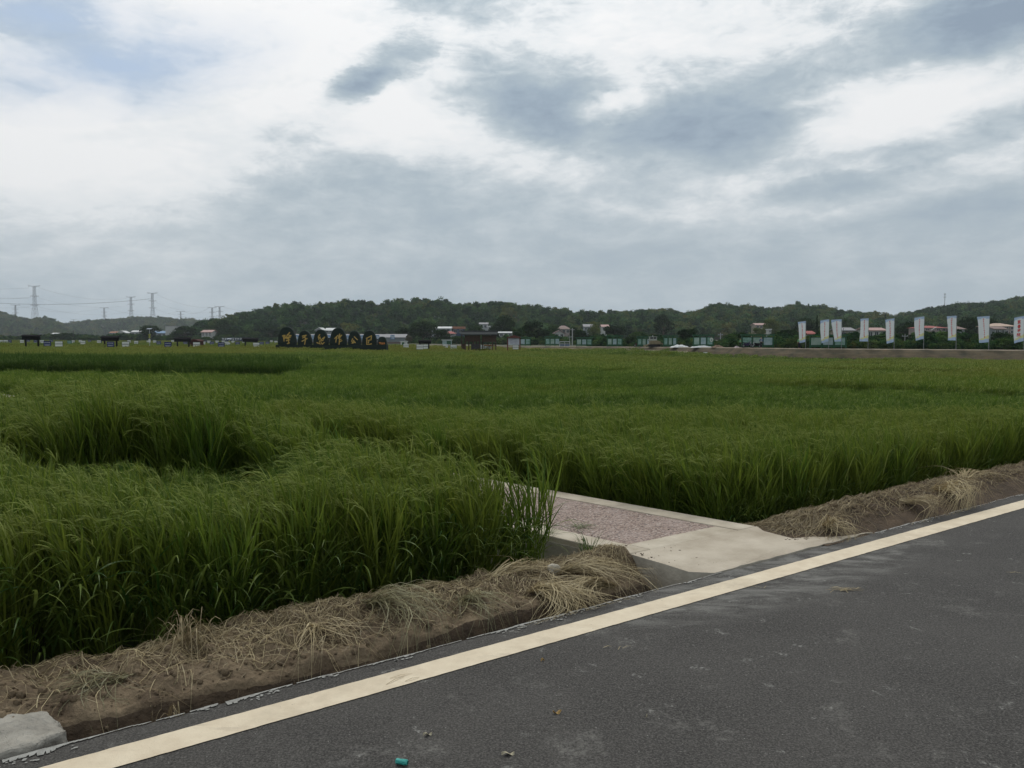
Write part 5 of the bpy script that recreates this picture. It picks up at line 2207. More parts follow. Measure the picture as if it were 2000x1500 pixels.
M_FW = leaf_mat("flag_white", (.62, .65, .66), (.62, .65, .66), .35, .02, hue=False)
M_FB = leaf_mat("flag_blue", (.34, .44, .60), (.34, .44, .60), .35, .02, hue=False)
M_FY = leaf_mat("flag_yellow", (.60, .58, .30), (.60, .58, .30), .35, .02, hue=False)
M_POLE = mat("flag_pole", (.30, .31, .31), (.22, .23, .23), 3, .5)
# 宜 春 学 院 as brush strokes in a unit box, x right, z up
GL4 = [
    [[(0, .46), (.02, .38)], [(-.42, .22), (-.42, .34), (.42, .34), (.38, .22)], [(-.26, .16), (-.26, -.34)], [(.26, .16), (.26, -.34)], [(-.26, .16), (.26, .16)], [(-.26, 0), (.26, 0)], [(-.26, -.17), (.26, -.17)], [(-.46, -.37), (.46, -.37)]],
    [[(-.36, .36), (.36, .36)], [(-.30, .22), (.30, .22)], [(-.44, .08), (.44, .08)], [(0, .46), (-.44, -.12)], [(.08, .08), (.44, -.10)], [(-.2, -.10), (.22, -.10), (.22, -.44), (-.2, -.44), (-.2, -.10)], [(-.2, -.27), (.22, -.27)]],
    [[(-.30, .44), (-.22, .32)], [(-.04, .46), (.02, .34)], [(.32, .46), (.20, .32)], [(-.44, .16), (-.44, .27), (.44, .27), (.40, .16)], [(-.24, .12), (.26, .12), (.04, 0)], [(.04, 0), (.04, -.42), (-.10, -.38)], [(-.44, -.10), (.44, -.10)]],
    [[(-.42, .42), (-.42, -.44)], [(-.42, .42), (-.22, .42), (-.32, .14), (-.20, 0), (-.34, -.08)], [(.14, .46), (.14, .36)], [(-.14, .20), (-.14, .32), (.44, .32), (.42, .22)], [(-.06, .12), (.36, .12)], [(-.12, -.06), (.44, -.06)], [(.08, -.06), (-.02, -.32), (-.16, -.42)], [(.22, -.06), (.22, -.38), (.46, -.38), (.46, -.24)]],
]
for i, (pxp, x0, yt, yb, lb_, bow) in enumerate([
    (1573.2, 1557, 627.5, 668, "first flag from the left, over the person in green and the red roofed cottage", .62),
    (1618.3, 1601, 624, 667, "second flag, standing right of the dark cypress", .35),
    (1643.2, 1623.5, 624, 667, "third flag, its tail lying over the large green board", .62),
    (1695.2, 1680, 622, 667, "fourth flag, left of the pink roofed white house", -.30),
    (1746.0, 1726.5, 622, 668, "fifth flag with its lower outer corner folded in", .55),
    (1803.6, 1785, 618.5, 662, "sixth flag, left of the three storey red roofed house", .25),
    (1867.0, 1848.5, 617, 665, "seventh flag, hanging straight beside the grey hip roofed house", .10),
    (1930.8, 1907, 617.5, 668.5, "eighth flag, leaning right as it hangs, before the dark trees", .45),
    (1999.2, 1978, 617.5, 666, "last flag, with four large red characters", .05),
]):
    p, d = bank(pxp, 1.0)
    k = d / F
    o = thing("flag", lb_, "flag", p, group="promotional flags along the embankment")
    Hp = zat(yt - .6, d) - p.z
    b = MB()
    b.tube([(0, 0, -.3), (0, 0, Hp * .5), (0, 0, Hp)], [.035, .03, .022], 7)
    b.tube([(0, .0, Hp - .02), (-(pxp - x0) * k, 0, Hp - .10)], .012, 5)
    b.build("pole", M_POLE, o)
    W, Hf = (pxp - x0) * k, (yb - yt) * k
    fb, P_, nx, nz = flag_cloth(W, Hf, i * 1.7 + .4, bow)
    zo = Hp - Hf - .03
    fb.v = [(x, y, z + zo) for x, y, z in fb.v]
    fo = fb.build("cloth", [M_FW, M_FB, M_FY], o, smooth=True)

    def onto(u, v):
        u, v = min(max(u, 0), .999) * nx, min(max(v, 0), .999) * nz
        a, c = int(u), int(v)
        f, g = u - a, v - c
        q = [Vector(P_[a + m_, c + n_]) for m_, n_ in ((0, 0), (1, 0), (0, 1), (1, 1))]
        return q[0].lerp(q[1], f).lerp(q[2].lerp(q[3], f), g) + Vector((0, -.012, zo))

    l = MB()
    if i == 8:
        cells = [(.50, .195 + .175 * q, .150, GL4[q]) for q in range(4)]
        sw = .11
    else:
        cells = [(.50, .115 + .083 * q, .066, None) for q in range(9)]
        sw = .07
    for (cu, cv, s_, gl) in cells:
        sx = s_ * Hf / W * .95
        segs = gl or [[((a - 0), b2) for a, b2 in s2] for s2 in glyph(re_, 0, 0, 1.0)]
        for s2 in segs:
            for a, c in zip(s2[:-1], s2[1:]):
                qa, qb = onto(cu - a[0] * sx, cv - a[1] * s_), onto(cu - c[0] * sx, cv - c[1] * s_)
                dd = qb - qa
                if dd.length < 1e-4:
                    continue
                n_ = Vector((-dd.z, 0, dd.x)).normalized() * sw * s_ * Hf / 2 * (1.4 if gl else 2.8)
                l.poly([qa - n_, qb - n_, qb + n_, qa + n_])
    l.build("lettering", M_RED, fo)


# ---- people
def skin_mesh(name, verts, edges, rad, m, parent, lvl=2):
    me = bpy.data.meshes.new(name)
    me.from_pydata(verts, edges, [])
    me.materials.append(m)
    o = bpy.data.objects.new(name, me)
    COL.objects.link(o)
    o.parent = parent
    sk = o.modifiers.new("skin", "SKIN")
    sk.use_smooth_shade = True
    if not me.skin_vertices:
        me.attributes.new("skin", "FLOAT", "POINT") if False else None
    for i, q in enumerate(me.skin_vertices[0].data):
        q.radius = rad[i] if isinstance(rad[i], tuple) else (rad[i], rad[i])
        q.use_root = i == 0
    ss = o.modifiers.new("sub", "SUBSURF")
    ss.levels = ss.render_levels = lvl
    return o


def person(px, off, label, shirt, trousers, hat=None, rz=0.0, sc_=1.0, pos=None, arms=((-.30, -.02, .86), (.26, -.16, .98))):
    p = pos if pos is not None else bank(px, off)[0]
    o = thing("person", label, "person", p, rz, "people beyond the rice")
    o.scale = (sc_,) * 3
    skin_ = bpy.data.materials.get("skin") or mat("skin", (.42, .25, .17), (.36, .21, .14), 5, .6)
    hair = bpy.data.materials.get("black_hair") or mat("black_hair", (.012, .011, .010), (.008, .007, .007), 20, .6)
    (lax, lay, laz), (rax, ray_, raz) = arms
    vt = [(0, 0, .92), (0, 0, 1.10), (0, .01, 1.28), (0, 0, 1.42), (0, -.01, 1.50), (0, -.02, 1.60), (0, -.015, 1.69),
          (-.17, 0, 1.38), (-.25, .02, 1.12), (lax, lay, laz), (lax, lay - .05, laz - .09), (.17, 0, 1.38), (.25, .0, 1.12), (rax, ray_, raz), (rax, ray_ - .06, raz - .07),
          (-.09, 0, .86), (-.10, -.02, .48), (-.105, .02, .09), (-.11, -.13, .03), (.09, 0, .86), (.11, .02, .48), (.12, .05, .09), (.125, -.10, .03)]
    ed = [(0, 1), (1, 2), (2, 3), (3, 4), (4, 5), (5, 6), (3, 7), (7, 8), (8, 9), (9, 10), (3, 11), (11, 12), (12, 13), (13, 14), (0, 15), (15, 16), (16, 17), (17, 18), (0, 19), (19, 20), (20, 21), (21, 22)]
    rd = [(.15, .10), (.14, .095), (.15, .10), (.10, .075), (.052, .052), (.082, .098), (.07, .085),
          .055, .042, .034, .036, .055, .042, .034, .036, .085, .058, .042, .04, .085, .058, .042, .04]
    skin_mesh("body", vt, ed, rd, skin_, o)
    skin_mesh("shirt", [vt[i] for i in (0, 1, 2, 3, 7, 8, 11, 12)] + [tuple(np.array(vt[8]) * .4 + np.array(vt[9]) * .6), tuple(np.array(vt[12]) * .4 + np.array(vt[13]) * .6)],
              [(0, 1), (1, 2), (2, 3), (3, 4), (4, 5), (3, 6), (6, 7), (5, 8), (7, 9)], [(.175, .125), (.17, .12), (.175, .125), (.115, .09), .075, .062, .075, .062, .052, .052], shirt, o)
    skin_mesh("trousers", [(0, 0, .93)] + [vt[i] for i in (15, 16)] + [(-.105, .02, .12)] + [vt[i] for i in (19, 20)] + [(.12, .05, .12)],
              [(0, 1), (1, 2), (2, 3), (0, 4), (4, 5), (5, 6)], [(.165, .12), .105, .078, .065, .105, .078, .065], trousers, o)
    skin_mesh("hair", [(0, .0, 1.64), (0, .015, 1.72)], [(0, 1)], [(.09, .105), (.06, .07)], hair, o)
    if hat:
        b = MB()
        n = 18
        for (r0, z0, r1, z1) in ((.19, 1.66, .105, 1.69), (.105, 1.69, .095, 1.78), (.095, 1.78, .001, 1.80)):
            for q in range(n):
                a, c = 2 * math.pi * q / n, 2 * math.pi * (q + 1) / n
                b.poly([(math.cos(a) * r0, math.sin(a) * r0 - .02, z0), (math.cos(c) * r0, math.sin(c) * r0 - .02, z0), (math.cos(c) * r1, math.sin(c) * r1 - .02, z1), (math.cos(a) * r1, math.sin(a) * r1 - .02, z1)])
        b.build("hat", hat, o, smooth=True)
    return o


M_DK = mat("dark_cloth", (.016, .018, .026), (.010, .011, .017), 4, .85)
M_GRS = mat("pale_green_cloth", (.22, .50, .26), (.17, .40, .21), 4, .85)
M_BLS = mat("blue_cloth", (.035, .10, .22), (.025, .075, .17), 4, .85)
M_WHT = mat("white_cloth", (.62, .62, .62), (.5, .5, .5), 4, .85)
pr1 = person(1486.5, 1.7, "person in a blue top and dark trousers standing before the large green board", M_BLS, M_DK, rz=math.pi)
sb = MB()
for x in (-.085, .06):
    sb.box(x, x + .05, .118, .150, .98, 1.34)
sb.build("stripe", M_WHT, pr1)
person(1560.8, 1.5, "person in a pale green shirt standing below the first flag", M_GRS, M_DK, rz=.3, sc_=.97)
person(1445.5, 1.6, "person in a light green top at the left end of the large green board", bpy.data.materials["pale_green_cloth"], M_DK, rz=1.2, sc_=.86)
person(955.5, 0, "person wearing a white sun hat behind the stall table in the kiosk", M_WHT, M_DK, hat=M_WHT, pos=pk_ + Vector((X(955) if False else (955.5 - 936) * dk / F, 1.0, 0)), sc_=1.0)


# ---- motorcycles
M_TYRE = mat("tyre", (.012, .012, .012), (.008, .008, .008), 20, .8)
def motorcycle(px, off, label, paint, rz, sc_=1.0):
    p, d = bank(px, off)
    o = thing("motorcycle", label, "motorcycle", p, rz, "motorcycles parked by the large green board")
    o.scale = (sc_,) * 3
    for x in (-.62, .66):
        w = MB()
        w.tube([(x + math.cos(a) * .26, 0, .31 + math.sin(a) * .26) for a in np.linspace(0, 2 * math.pi, 19)], .055, 6)
        wo2 = w.build("wheel", M_TYRE, o)
        w = MB()
        for a in np.linspace(0, math.pi, 6)[:-1]:
            w.bar((x - math.cos(a) * .22, 0, .31 - math.sin(a) * .22), (x + math.cos(a) * .22, 0, .31 + math.sin(a) * .22), .02)
        w.tube([(x, -.06, .31), (x, .06, .31)], .05, 8)
        w.build("rim", M_METAL, wo2)
    b = MB()
    b.prism([(-.5, -.10, .50), (-.25, -.10, .32), (.22, -.10, .30), (.34, -.10, .62), (.42, -.10, .82), (.30, -.10, .90), (.12, -.10, .84), (-.1, -.10, .70), (-.6, -.10, .72)], (0, .2, 0))
    b.prism([(.50, -.09, .56), (.86, -.09, .60), (.88, -.09, .66), (.50, -.09, .66)], (0, .18, 0))
    bo = b.build("body", paint, o)
    bv = bo.modifiers.new("bevel", "BEVEL")
    bv.width, bv.segments = .04, 2
    b = MB()
    b.prism([(-.72, -.13, .74), (.02, -.13, .72), (.08, -.13, .80), (-.25, -.13, .84), (-.75, -.13, .86)], (0, .26, 0))
    b.build("seat", M_BLACK, o)
    b = MB()
    b.tube([(.66, .09, .31), (.46, .09, .98)], .03, 6)
    b.tube([(.66, -.09, .31), (.46, -.09, .98)], .03, 6)
    b.build("fork", M_METAL, o)
    b = MB()
    b.tube([(.34, -.36, 1.02), (.44, -.2, 1.0), (.46, 0, .98), (.44, .2, 1.0), (.34, .36, 1.02)], .022, 6)
    for s_ in (-1, 1):
        b.bar((.44, s_ * .22, 1.0), (.46, s_ * .28, 1.20), .02)
        b.box(.44, .47, s_ * .30 - .06, s_ * .30 + .06, 1.16, 1.26)
    b.build("handlebar", M_BLACK, o)
    b = MB()
    b.tube([(.50, 0, .86), (.60, 0, .86)], [.09, .07], 10)
    b.build("headlight", M_ALU, o)


motorcycle(1459.5, 1.2, "dark violet motorcycle seen side on at the left of the large green board", mat("violet_paint", (.035, .030, .075), (.025, .02, .055), 3, .35), .15, 1.0)
motorcycle(1477.5, 1.3, "black motorcycle parked left of the person in blue", M_BLACK, math.pi + .2, .92)
motorcycle(1246.0, 1.0, "dark motorcycle with a reddish body parked left of the harvester", mat("dull_red_paint", (.10, .025, .03), (.06, .018, .02), 3, .4), .1, 1.0)

# ---- combine harvester
ph, dh = bank(1277.5, .9)
k = dh / F
hv = thing("harvester", "dusty tan crawler harvester parked on the embankment between green boards", "harvester", ph)
M_TAN = mat("dusty_tan_paint", (.26, .21, .125), (.17, .135, .08), 3, .75)
M_CREAM = mat("cream_cab_paint", (.38, .39, .35), (.28, .29, .26), 3, .6)
for sy in (-.65, .65):
    b = MB()
    ring = [(-.75 + .28 * math.cos(a), sy - .18, .28 + .28 * math.sin(a)) for a in np.linspace(math.pi / 2, 3 * math.pi / 2, 8)] + [(.85 + .28 * math.cos(a), sy - .18, .28 + .28 * math.sin(a)) for a in np.linspace(-math.pi / 2, math.pi / 2, 8)]
    b.prism(ring, (0, .36, 0))
    b.build("track", M_TYRE, hv)
b = MB()
b.prism([(-.9, -.8, .55), (1.15, -.8, .55), (1.15, -.8, 1.15), (.35, -.8, 1.32), (-.9, -.8, 1.22)], (0, 1.6, 0))
bo = b.build("body", M_TAN, hv)
bv = bo.modifiers.new("bevel", "BEVEL")
bv.width, bv.segments = .05, 2
b = MB()
b.box(-.95, .45, -.55, .55, 1.30, 1.62)
b.box(-.95, -.87, -.55, .55, 1.62, 1.98)
b.box(-.30, -.22, -.55, .55, 1.62, 1.98)
b.box(.37, .45, -.55, .55, 1.62, 1.98)
b.box(-1.0, .5, -.62, .62, 1.98, 2.08)
cabo = b.build("cab", M_CREAM, hv)
b = MB()
b.box(-.866, .366, -.50, .50, 1.625, 1.975)
b.build("window", M_GLASS, cabo)
b = MB()
b.prism([(-.9, -.4, .75), (-1.75, -.4, .35), (-1.75, -.4, .15), (-.9, -.4, .50)], (0, .8, 0))
b.tube([(-1.0, -.3, 1.25), (-1.45, -.3, 1.55)], .05, 6)
b.box(-1.95, -1.75, -1.1, 1.1, .12, .42)
b.build("header", M_TAN, hv)
b = MB()
b.prism([(1.15, -.3, 1.0), (2.2, -.3, .45), (2.2, -.3, .28), (1.15, -.3, .70)], (0, .6, 0))
b.build("chute", M_TAN, hv)
b = MB()
b.tube([(-.25, .2, 2.08), (-.25, .2, 2.32)], .05, 8)
b.build("beacon", M_WHITE, hv)


# ---- heaps, bags, poles, railing gate
def heap(px0, px1, ytop, off, label, cat, m, name, seed, deep=1.4):
    px = (px0 + px1) / 2
    p, d = bank(px, off)
    k = d / F
    w, h = (px1 - px0) / 2 * k, zat(ytop, d) - p.z
    b = MB()
    nx, ny = 26, 10
    q = {}
    for i in range(nx + 1):
        for j in range(ny + 1):
            u, v = i / nx * 2 - 1, j / ny * 2 - 1
            f = max(0, 1 - abs(u) ** 1.7) * max(0, 1 - v * v)
            z = h * f ** .7 * (.12 + 1.35 * float(fbm(u * 3.4 + seed, v * 2.2, seed, 4))) + .02
            q[i, j] = (u * w, v * deep, z - .05)
    for i in range(nx):
        for j in range(ny):
            b.poly([q[i, j], q[i + 1, j], q[i + 1, j + 1], q[i, j + 1]])
    return tag(b.build(name, m, loc=p, smooth=True), label, cat)


M_SHEET = mat("white_sheeting", (.60, .61, .60), (.46, .47, .46), 2, .7, .5, 8)
heap(1309, 1346, 672.8, .9, "crumpled white sheeting heaped on the bank below the narrow green board", "sheeting", M_SHEET, "white_sheeting", 3, 1.0)
heap(1348, 1392, 674.2, .9, "long low white sheeting heap below the board with the white ring", "sheeting", M_SHEET, "white_sheeting", 9, .9)
heap(1390, 1413, 673.6, 1.5, "heap of brown earth right of the white sheeting", "earth heap", mat("brown_earth", (.17, .115, .075), (.11, .075, .05), 3, .95, .6, 12), "earth_heap", 5, 1.2)
heap(1434, 1444, 674.8, 1.0, "small heap of whitish pink bags left of the person in light green", "bags", mat("pinkish_bags", (.48, .38, .38), (.30, .26, .27), 8, .7), "bags", 7, .5)


def pole(px, ytop, ybot, d, label, m, rad=.09, cross=False):
    p = at(px, d, 0)
    p.z = float(ground_z(p.x, p.y)) - .1
    zt = zat(ytop, d) - p.z
    o = thing("utility_pole", label, "pole", p, group="poles beyond the rice")
    b = MB()
    b.tube([(0, 0, -.3), (0, 0, zt)], [rad, rad * .7], 8)
    b.build("shaft", m, o)
    b = MB()
    b.box(-.5, .5, -.05, .05, zt - .45, zt - .35)
    for x in (-.42, 0, .42):
        b.tube([(x, 0, zt - .35), (x, 0, zt - .2)], .04, 6)
    b.build("crossarm", M_METAL, o)


M_CPOLE = mat("concrete_pole", (.40, .40, .38), (.32, .32, .31), 3, .85)
pole(1117.8, 641, 678, 205, "white concrete pole left of the three panel board with pale blue prints", M_CPOLE, .15)
pole(1407, 650, 672, 165, "grey pole rising behind the earth heap", M_CPOLE, .12)
pole(143.5, 645, 665, 452, "thin dark pole by the broad dark tree on the left", mat("dark_pole", (.04, .042, .045), (.03, .03, .034), 3, .8), .22)
pole(1646.5, 641, 668, 150, "dark pole before the grey roofed house", bpy.data.materials["dark_pole"], .07)
pole(1767, 652, 676, 140, "thin pale pole between the fifth and sixth flags", M_CPOLE, .07)
pole(1112.5, 655, 677, 203, "thin grey pole at the right end of the railing gate", M_CPOLE, .07)

pg_, dg = bank(1103, 2.0)
k = dg / F
gt = thing("railing_gate", "pale metal railing gate under the white village house", "gate", pg_)
zz = lambda y: zat(y, dg) - pg_.z
b = MB()
for px in (-10, 0, 10):
    b.box(px * k - .06, px * k + .06, -.06, .06, -.1, zz(668))
b.box(-10.5 * k, 10.5 * k, -.07, .07, zz(668.0), zz(668.0) + .16)
b.box(-10 * k, 10 * k, -.03, .03, zz(671.5), zz(671.5) + .08)
b.build("frame", M_ALU, gt)
b = MB()
b.box(-9.6 * k, 9.6 * k, .065, .09, zz(677), zz(672.2))
b.build("panel", mat("blue_grey_sheet", (.16, .21, .28), (.12, .16, .22), 2, .6), gt)

# green and white field kiosk, green shed
for (px0, px1, yt, yb_, d, label, cols) in [
    (782.5, 794, 667, 674, 282, "tiny green and white kiosk at the right end of the long grey building", 1),
    (864, 881, 664.5, 674, 262, "low green and white shed left of the kiosk with a thin white roof", 2)]:
    p = at((px0 + px1) / 2, d, 0)
    p.z = float(ground_z(p.x, p.y))
    k = d / F
    w = (px1 - px0) * k
    h = zat(yt, d) - p.z
    o = thing("shed", label, "shed", p)
    b = MB()
    b.box(-w / 2, w / 2, 0, 2.2, -.2, h)
    b.build("wall", M_WHITE if cols == 1 else mat("pale_teal_wall", (.34, .44, .44), (.26, .35, .35), 2, .7), o)
    b = MB()
    b.box(-w * (.30 if cols == 1 else -.0), w * (.12 if cols == 1 else .48), -.03, -.002, .1, h * .86)
    b.build("door", M_GREEN, o)
    b = MB()
    b.box(-w / 2 - .3, w / 2 + .3, -.4, 2.5, h + .01, h + .16)
    b.build("roof", M_WHITE, o)


# ---- buildings
def wallmat(nm, c):
    return bpy.data.materials.get(nm) or mat(nm, c, tuple(x * .82 for x in c), .6, .85, detail=6)


WM = {"white": (.46, .46, .44), "grey": (.30, .32, .33), "tan": (.30, .26, .21), "blue": (.045, .075, .14), "pale": (.38, .40, .42), "lgrey": (.22, .245, .26), "pinkgrey": (.30, .25, .24)}
RMAT = {"white": (.66, .66, .65), "red": (.34, .10, .085), "pink": (.46, .30, .27), "tan": (.50, .37, .29), "grey": (.30, .29, .30), "dark": (.07, .07, .08), "orange": (.42, .20, .13), "blue": (.22, .33, .48), "brown": (.25, .18, .16)}


def house(px0, px1, yt, ye, yb, d, wall, roof, label, style="gable", win=(3, 1), dep=8.0, rz=0.0, over=.5, name="house", door=False, cat="house"):
    """px0..px1: width in the photo; yt ridge, ye eaves, yb lowest wall row seen."""
    px = (px0 + px1) / 2
    p = at(px, d, 0)
    p.z = float(ground_z(p.x, p.y)) - .2
    k = d / F
    w = (px1 - px0) * k
    zr_, ze, zl = zat(yt, d) - p.z, zat(ye, d) - p.z, max(zat(yb, d) - p.z, 0)
    o = thing(name, label, cat, p, rz)
    b = MB()
    b.box(-w / 2, w / 2, 0, dep, -.5, ze)
    if style == "gable_front":
        b.prism([(-w / 2, .02, ze), (w / 2, .02, ze), (0, .02, zr_ - .06)], (0, dep - .04, 0))
    elif style == "gable":
        b.prism([(-w / 2 + .02, 0, ze), (-w / 2 + .02, dep, ze), (-w / 2 + .02, dep / 2, zr_ - .06)], (w - .04, 0, 0))
    b.build("wall", wallmat(wall + "_wall", WM[wall]), o)
    b = MB()
    v = over
    if style == "gable":
        b.prism([(-w / 2 - v, -v, ze - .05), (-w / 2 - v, dep / 2, zr_), (-w / 2 - v, dep + v, ze - .05), (-w / 2 - v, dep + v, ze + .15), (-w / 2 - v, dep / 2, zr_ + .2), (-w / 2 - v, -v, ze + .15)], (w + 2 * v, 0, 0))
    elif style == "gable_front":
        b.prism([(-w / 2 - v, -v, ze - .05), (0, -v, zr_), (w / 2 + v, -v, ze - .05), (w / 2 + v, -v, ze + .15), (0, -v, zr_ + .2), (-w / 2 - v, -v, ze + .15)], (0, dep + 2 * v, 0))
    elif style == "hip":
        r_ = min(w * .35, dep * .6)
        e0, e1, r0, r1 = Vector((-w / 2 - v, -v, ze + .02)), Vector((w / 2 + v, dep + v, ze + .02)), Vector((-w / 2 + r_, dep / 2, zr_)), Vector((w / 2 - r_, dep / 2, zr_))
        c = [e0, Vector((e1.x, e0.y, e0.z)), e1, Vector((e0.x, e1.y, e0.z))]
        b.poly([c[0], c[1], r1, r0])
        b.poly([c[1], c[2], r1])
        b.poly([c[2], c[3], r0, r1])
        b.poly([c[3], c[0], r0])
        b.poly([c[3], c[2], c[1], c[0]])
    else:
        b.box(-w / 2 - v, w / 2 + v, -v, dep + v, ze + .004, zr_)
    b.build("roof", bpy.data.materials.get(roof + "_roof") or mat(roof + "_roof", RMAT[roof], tuple(x * .75 for x in RMAT[roof]), 1.2, .8, .3, 10), o)
    nx, nf = win
    if nx:
        for f in range(nf):
            zc = zl + (ze - zl) * (f + .52) / nf
            hh = min(.75, (ze - zl) / nf * .30)
            for i in range(nx):
                xc = -w / 2 + w * (i + .5) / nx
                ww = min(.85, w / nx * .28)
                m = MB()
                for (a0, a1, c0, c1) in ((-ww - .1, ww + .1, hh, hh + .1), (-ww - .1, ww + .1, -hh - .1, -hh), (-ww - .1, -ww, -hh, hh), (ww, ww + .1, -hh, hh), (-.04, .04, -hh, hh)):
                    m.box(xc + a0, xc + a1, -.10, -.003, zc + c0, zc + c1)
                wo2 = m.build("window", M_ALU, o)
                m = MB()
                m.box(xc - ww + .002, xc + ww - .002, -.055, -.003, zc - hh + .002, zc + hh - .002)
                m.build("pane", M_GLASS, wo2)
    return o


house(214, 231, 648.0, 650, 656, 700, "pale", "orange", "long low village house with a reddish roof at the left of the far cluster")
house(229, 246, 646.2, 650.5, 656, 690, "white", "white", "white gabled village house with its ridge towards the field", "gable_front", (2, 1))
house(257, 277, 645.8, 648.5, 656, 700, "pale", "white", "pale village house with a long white roof, rightmost of the far cluster")
house(219, 241, 655.6, 656.6, 660, 660, "pale", "white", "low flat white roofed shed in front of the far village cluster", "flat", (2, 1), dep=5)
house(100, 110, 650.5, 653, 658, 640, "white", "white", "small white roofed house peeping over the broad dark tree", win=(2, 1))
house(299, 325, 646.8, 651, 657, 560, "lgrey", "blue", "low grey workshop with a light blue metal roof behind the insect lamp", win=(3, 1))
house(323.5, 343, 636.6, 637.6, 656, 552, "white", "grey", "tall plain grey block with a flat roof and no windows", "flat", (0, 0), dep=16, over=.1, name="building", cat="building")
h_ = house(394, 413.5, 645, 649.2, 656, 441, "white", "pink", "white two storey house with a pink tiled roof among dark trees", win=(3, 2))
house(617, 630, 640.5, 645.0, 650, 400, "grey", "white", "white roofed house peeping between the third and fourth hedge letters, left one", "gable_front", (1, 1))
house(636, 656, 641.2, 645.8, 650, 405, "grey", "white", "long white roofed house behind the top of the fourth hedge letter")
# long grey building with blue lettered panels behind the hedge letters
lb2 = house(572, 790, 653.5, 659.5, 673, 312, "lgrey", "grey", "long low grey building with blue lettered panels behind the hedge letters", "gable", (0, 0), dep=9, name="building", cat="building")
k = 312 / F
zz = lambda y: zat(y, 312) - lb2.location.z
M_SKYB = mat("sky_blue_panel", (.13, .26, .46), (.10, .20, .38), 2, .6)
for px in (581, 612, 642, 678, 706, 737.5, 767):
    b = MB()
    x = (px - 681) * k
    b.box(x - 4.0 * k, x + 4.0 * k, -.62, -.55, zz(662.8), zz(654.4))
    po = b.build("panel", M_SKYB, lb2)
    l = MB()
    if px < 760:
        strokes(l, glyph(re_, x, zz(658.6), 1.25), .15, -.63)
    else:          # 馆
        s_ = 1.35
        G = [[(-.30, .46), (-.44, .16)], [(-.40, .24), (-.16, .24), (-.24, .10)], [(-.30, .12), (-.30, -.36), (-.14, -.24)], [(.16, .46), (.16, .36)], [(-.10, .18), (-.10, .32), (.44, .32), (.42, .20)], [(.0, .14), (.0, -.42)], [(.0, .16), (.34, .16), (.34, -.02), (.0, -.02)], [(.0, -.14), (.38, -.14), (.38, -.40), (.0, -.40)]]
        strokes(l, [[(x + a * s_, zz(658.6) + c * s_) for a, c in q] for q in G], .12, -.63)
    l.build("lettering", M_WHITE, po)
b = MB()
b.box(-109 * k, 109 * k, -.25, -.01, -.3, zz(667.5))
b.build("plinth", mat("dull_brick", (.16, .12, .11), (.12, .09, .085), 2, .9), lb2)
house(843, 880, 638.6, 641.8, 650, 372, "pale", "white", "white house with a bright white roof above the red tiled roof", win=(4, 1))
house(869, 888, 647.0, 651.8, 656, 345, "grey", "red", "house with a salmon red tiled roof, below the bright white roof", "hip", (2, 1))
house(884.5, 905, 638.0, 642.3, 652, 380, "blue", "orange", "dark blue walled house with an orange edged flat roof", "flat", (2, 1))
house(937, 952, 630.5, 633.5, 642, 430, "pale", "grey", "hillside cottage with a grey roof half hidden by trees", win=(2, 1))
house(952, 964, 636.5, 638.5, 644, 425, "white", "white", "small white hillside outhouse among trees", "flat", (1, 1), dep=5)
house(975, 1001, 648.6, 650.5, 658, 310, "white", "white", "white house glimpsed through the tree behind the gabled notice board", "gable", (3, 1))
house(1089, 1113, 635.8, 642.8, 652, 330, "pinkgrey", "brown", "upper village house with a dark hipped brown roof", "hip", (3, 1))
house(1083.5, 1102, 646.0, 651.6, 658, 300, "white", "brown", "white front house with a brown gabled roof above the railing gate", "gable_front", (2, 1))
house(1141, 1160, 633.8, 638.5, 646, 420, "lgrey", "grey", "grey hillside house with a plain grey roof", win=(3, 1))
house(1176, 1188.5, 634.6, 638.8, 646, 415, "white", "pink", "white hillside house with a pale pink roof", win=(2, 1))
house(1476, 1497, 631.8, 635.2, 642, 420, "tan", "pink", "tan hillside house with a light pink roof beside the bamboo", win=(3, 1))
house(1501, 1506, 642.5, 644, 650, 300, "white", "white", "tiny white hut among the trees behind the large green board", "flat", (1, 1), dep=3, over=.2)
house(1570, 1589, 647.8, 652.8, 664, 190, "tan", "red", "small cottage with a bright red roof right of the first flag", win=(2, 1), dep=5)
house(1640, 1667, 641.0, 646.2, 662, 205, "tan", "grey", "tan house with a pale grey roof right of the third flag", win=(2, 1), dep=6)
house(1694, 1729, 641.2, 646.0, 660, 215, "white", "pink", "white house with a pink roof and three dark windows, between fourth and fifth flags", win=(3, 1), dep=7)
# three storey red roofed house
hr = house(1805, 1848, 636.0, 640.6, 664, 226, "pinkgrey", "red", "three storey house with red roof and balcony between the sixth and seventh flags", "hip", (4, 3), dep=9)
k = 226 / F
zz = lambda y: zat(y, 226) - hr.location.z
b = MB()
b.box(-21.5 * k, 8 * k, -1.5, -.12, zz(657.2), zz(655.6))
b.box(-21.5 * k, 8 * k, -1.5, -.12, zz(648.4), zz(645.2))
for px in (-21, -11, -2, 7.5):
    b.box(px * k - .1, px * k + .1, -1.45, -1.25, zz(664.5), zz(657.2))
    b.box(px * k - .1, px * k + .1, -1.45, -1.25, zz(655.6), zz(648.4))
b.build("balcony", wallmat("pinkgrey_wall", WM["pinkgrey"]), hr)
b = MB()
b.box(-9.5 * k, -5.5 * k, -.08, -.004, zz(664), zz(658.3))
b.build("door", mat("dark_red_door", (.10, .03, .03), (.07, .02, .02), 2, .6), hr)
b = MB()
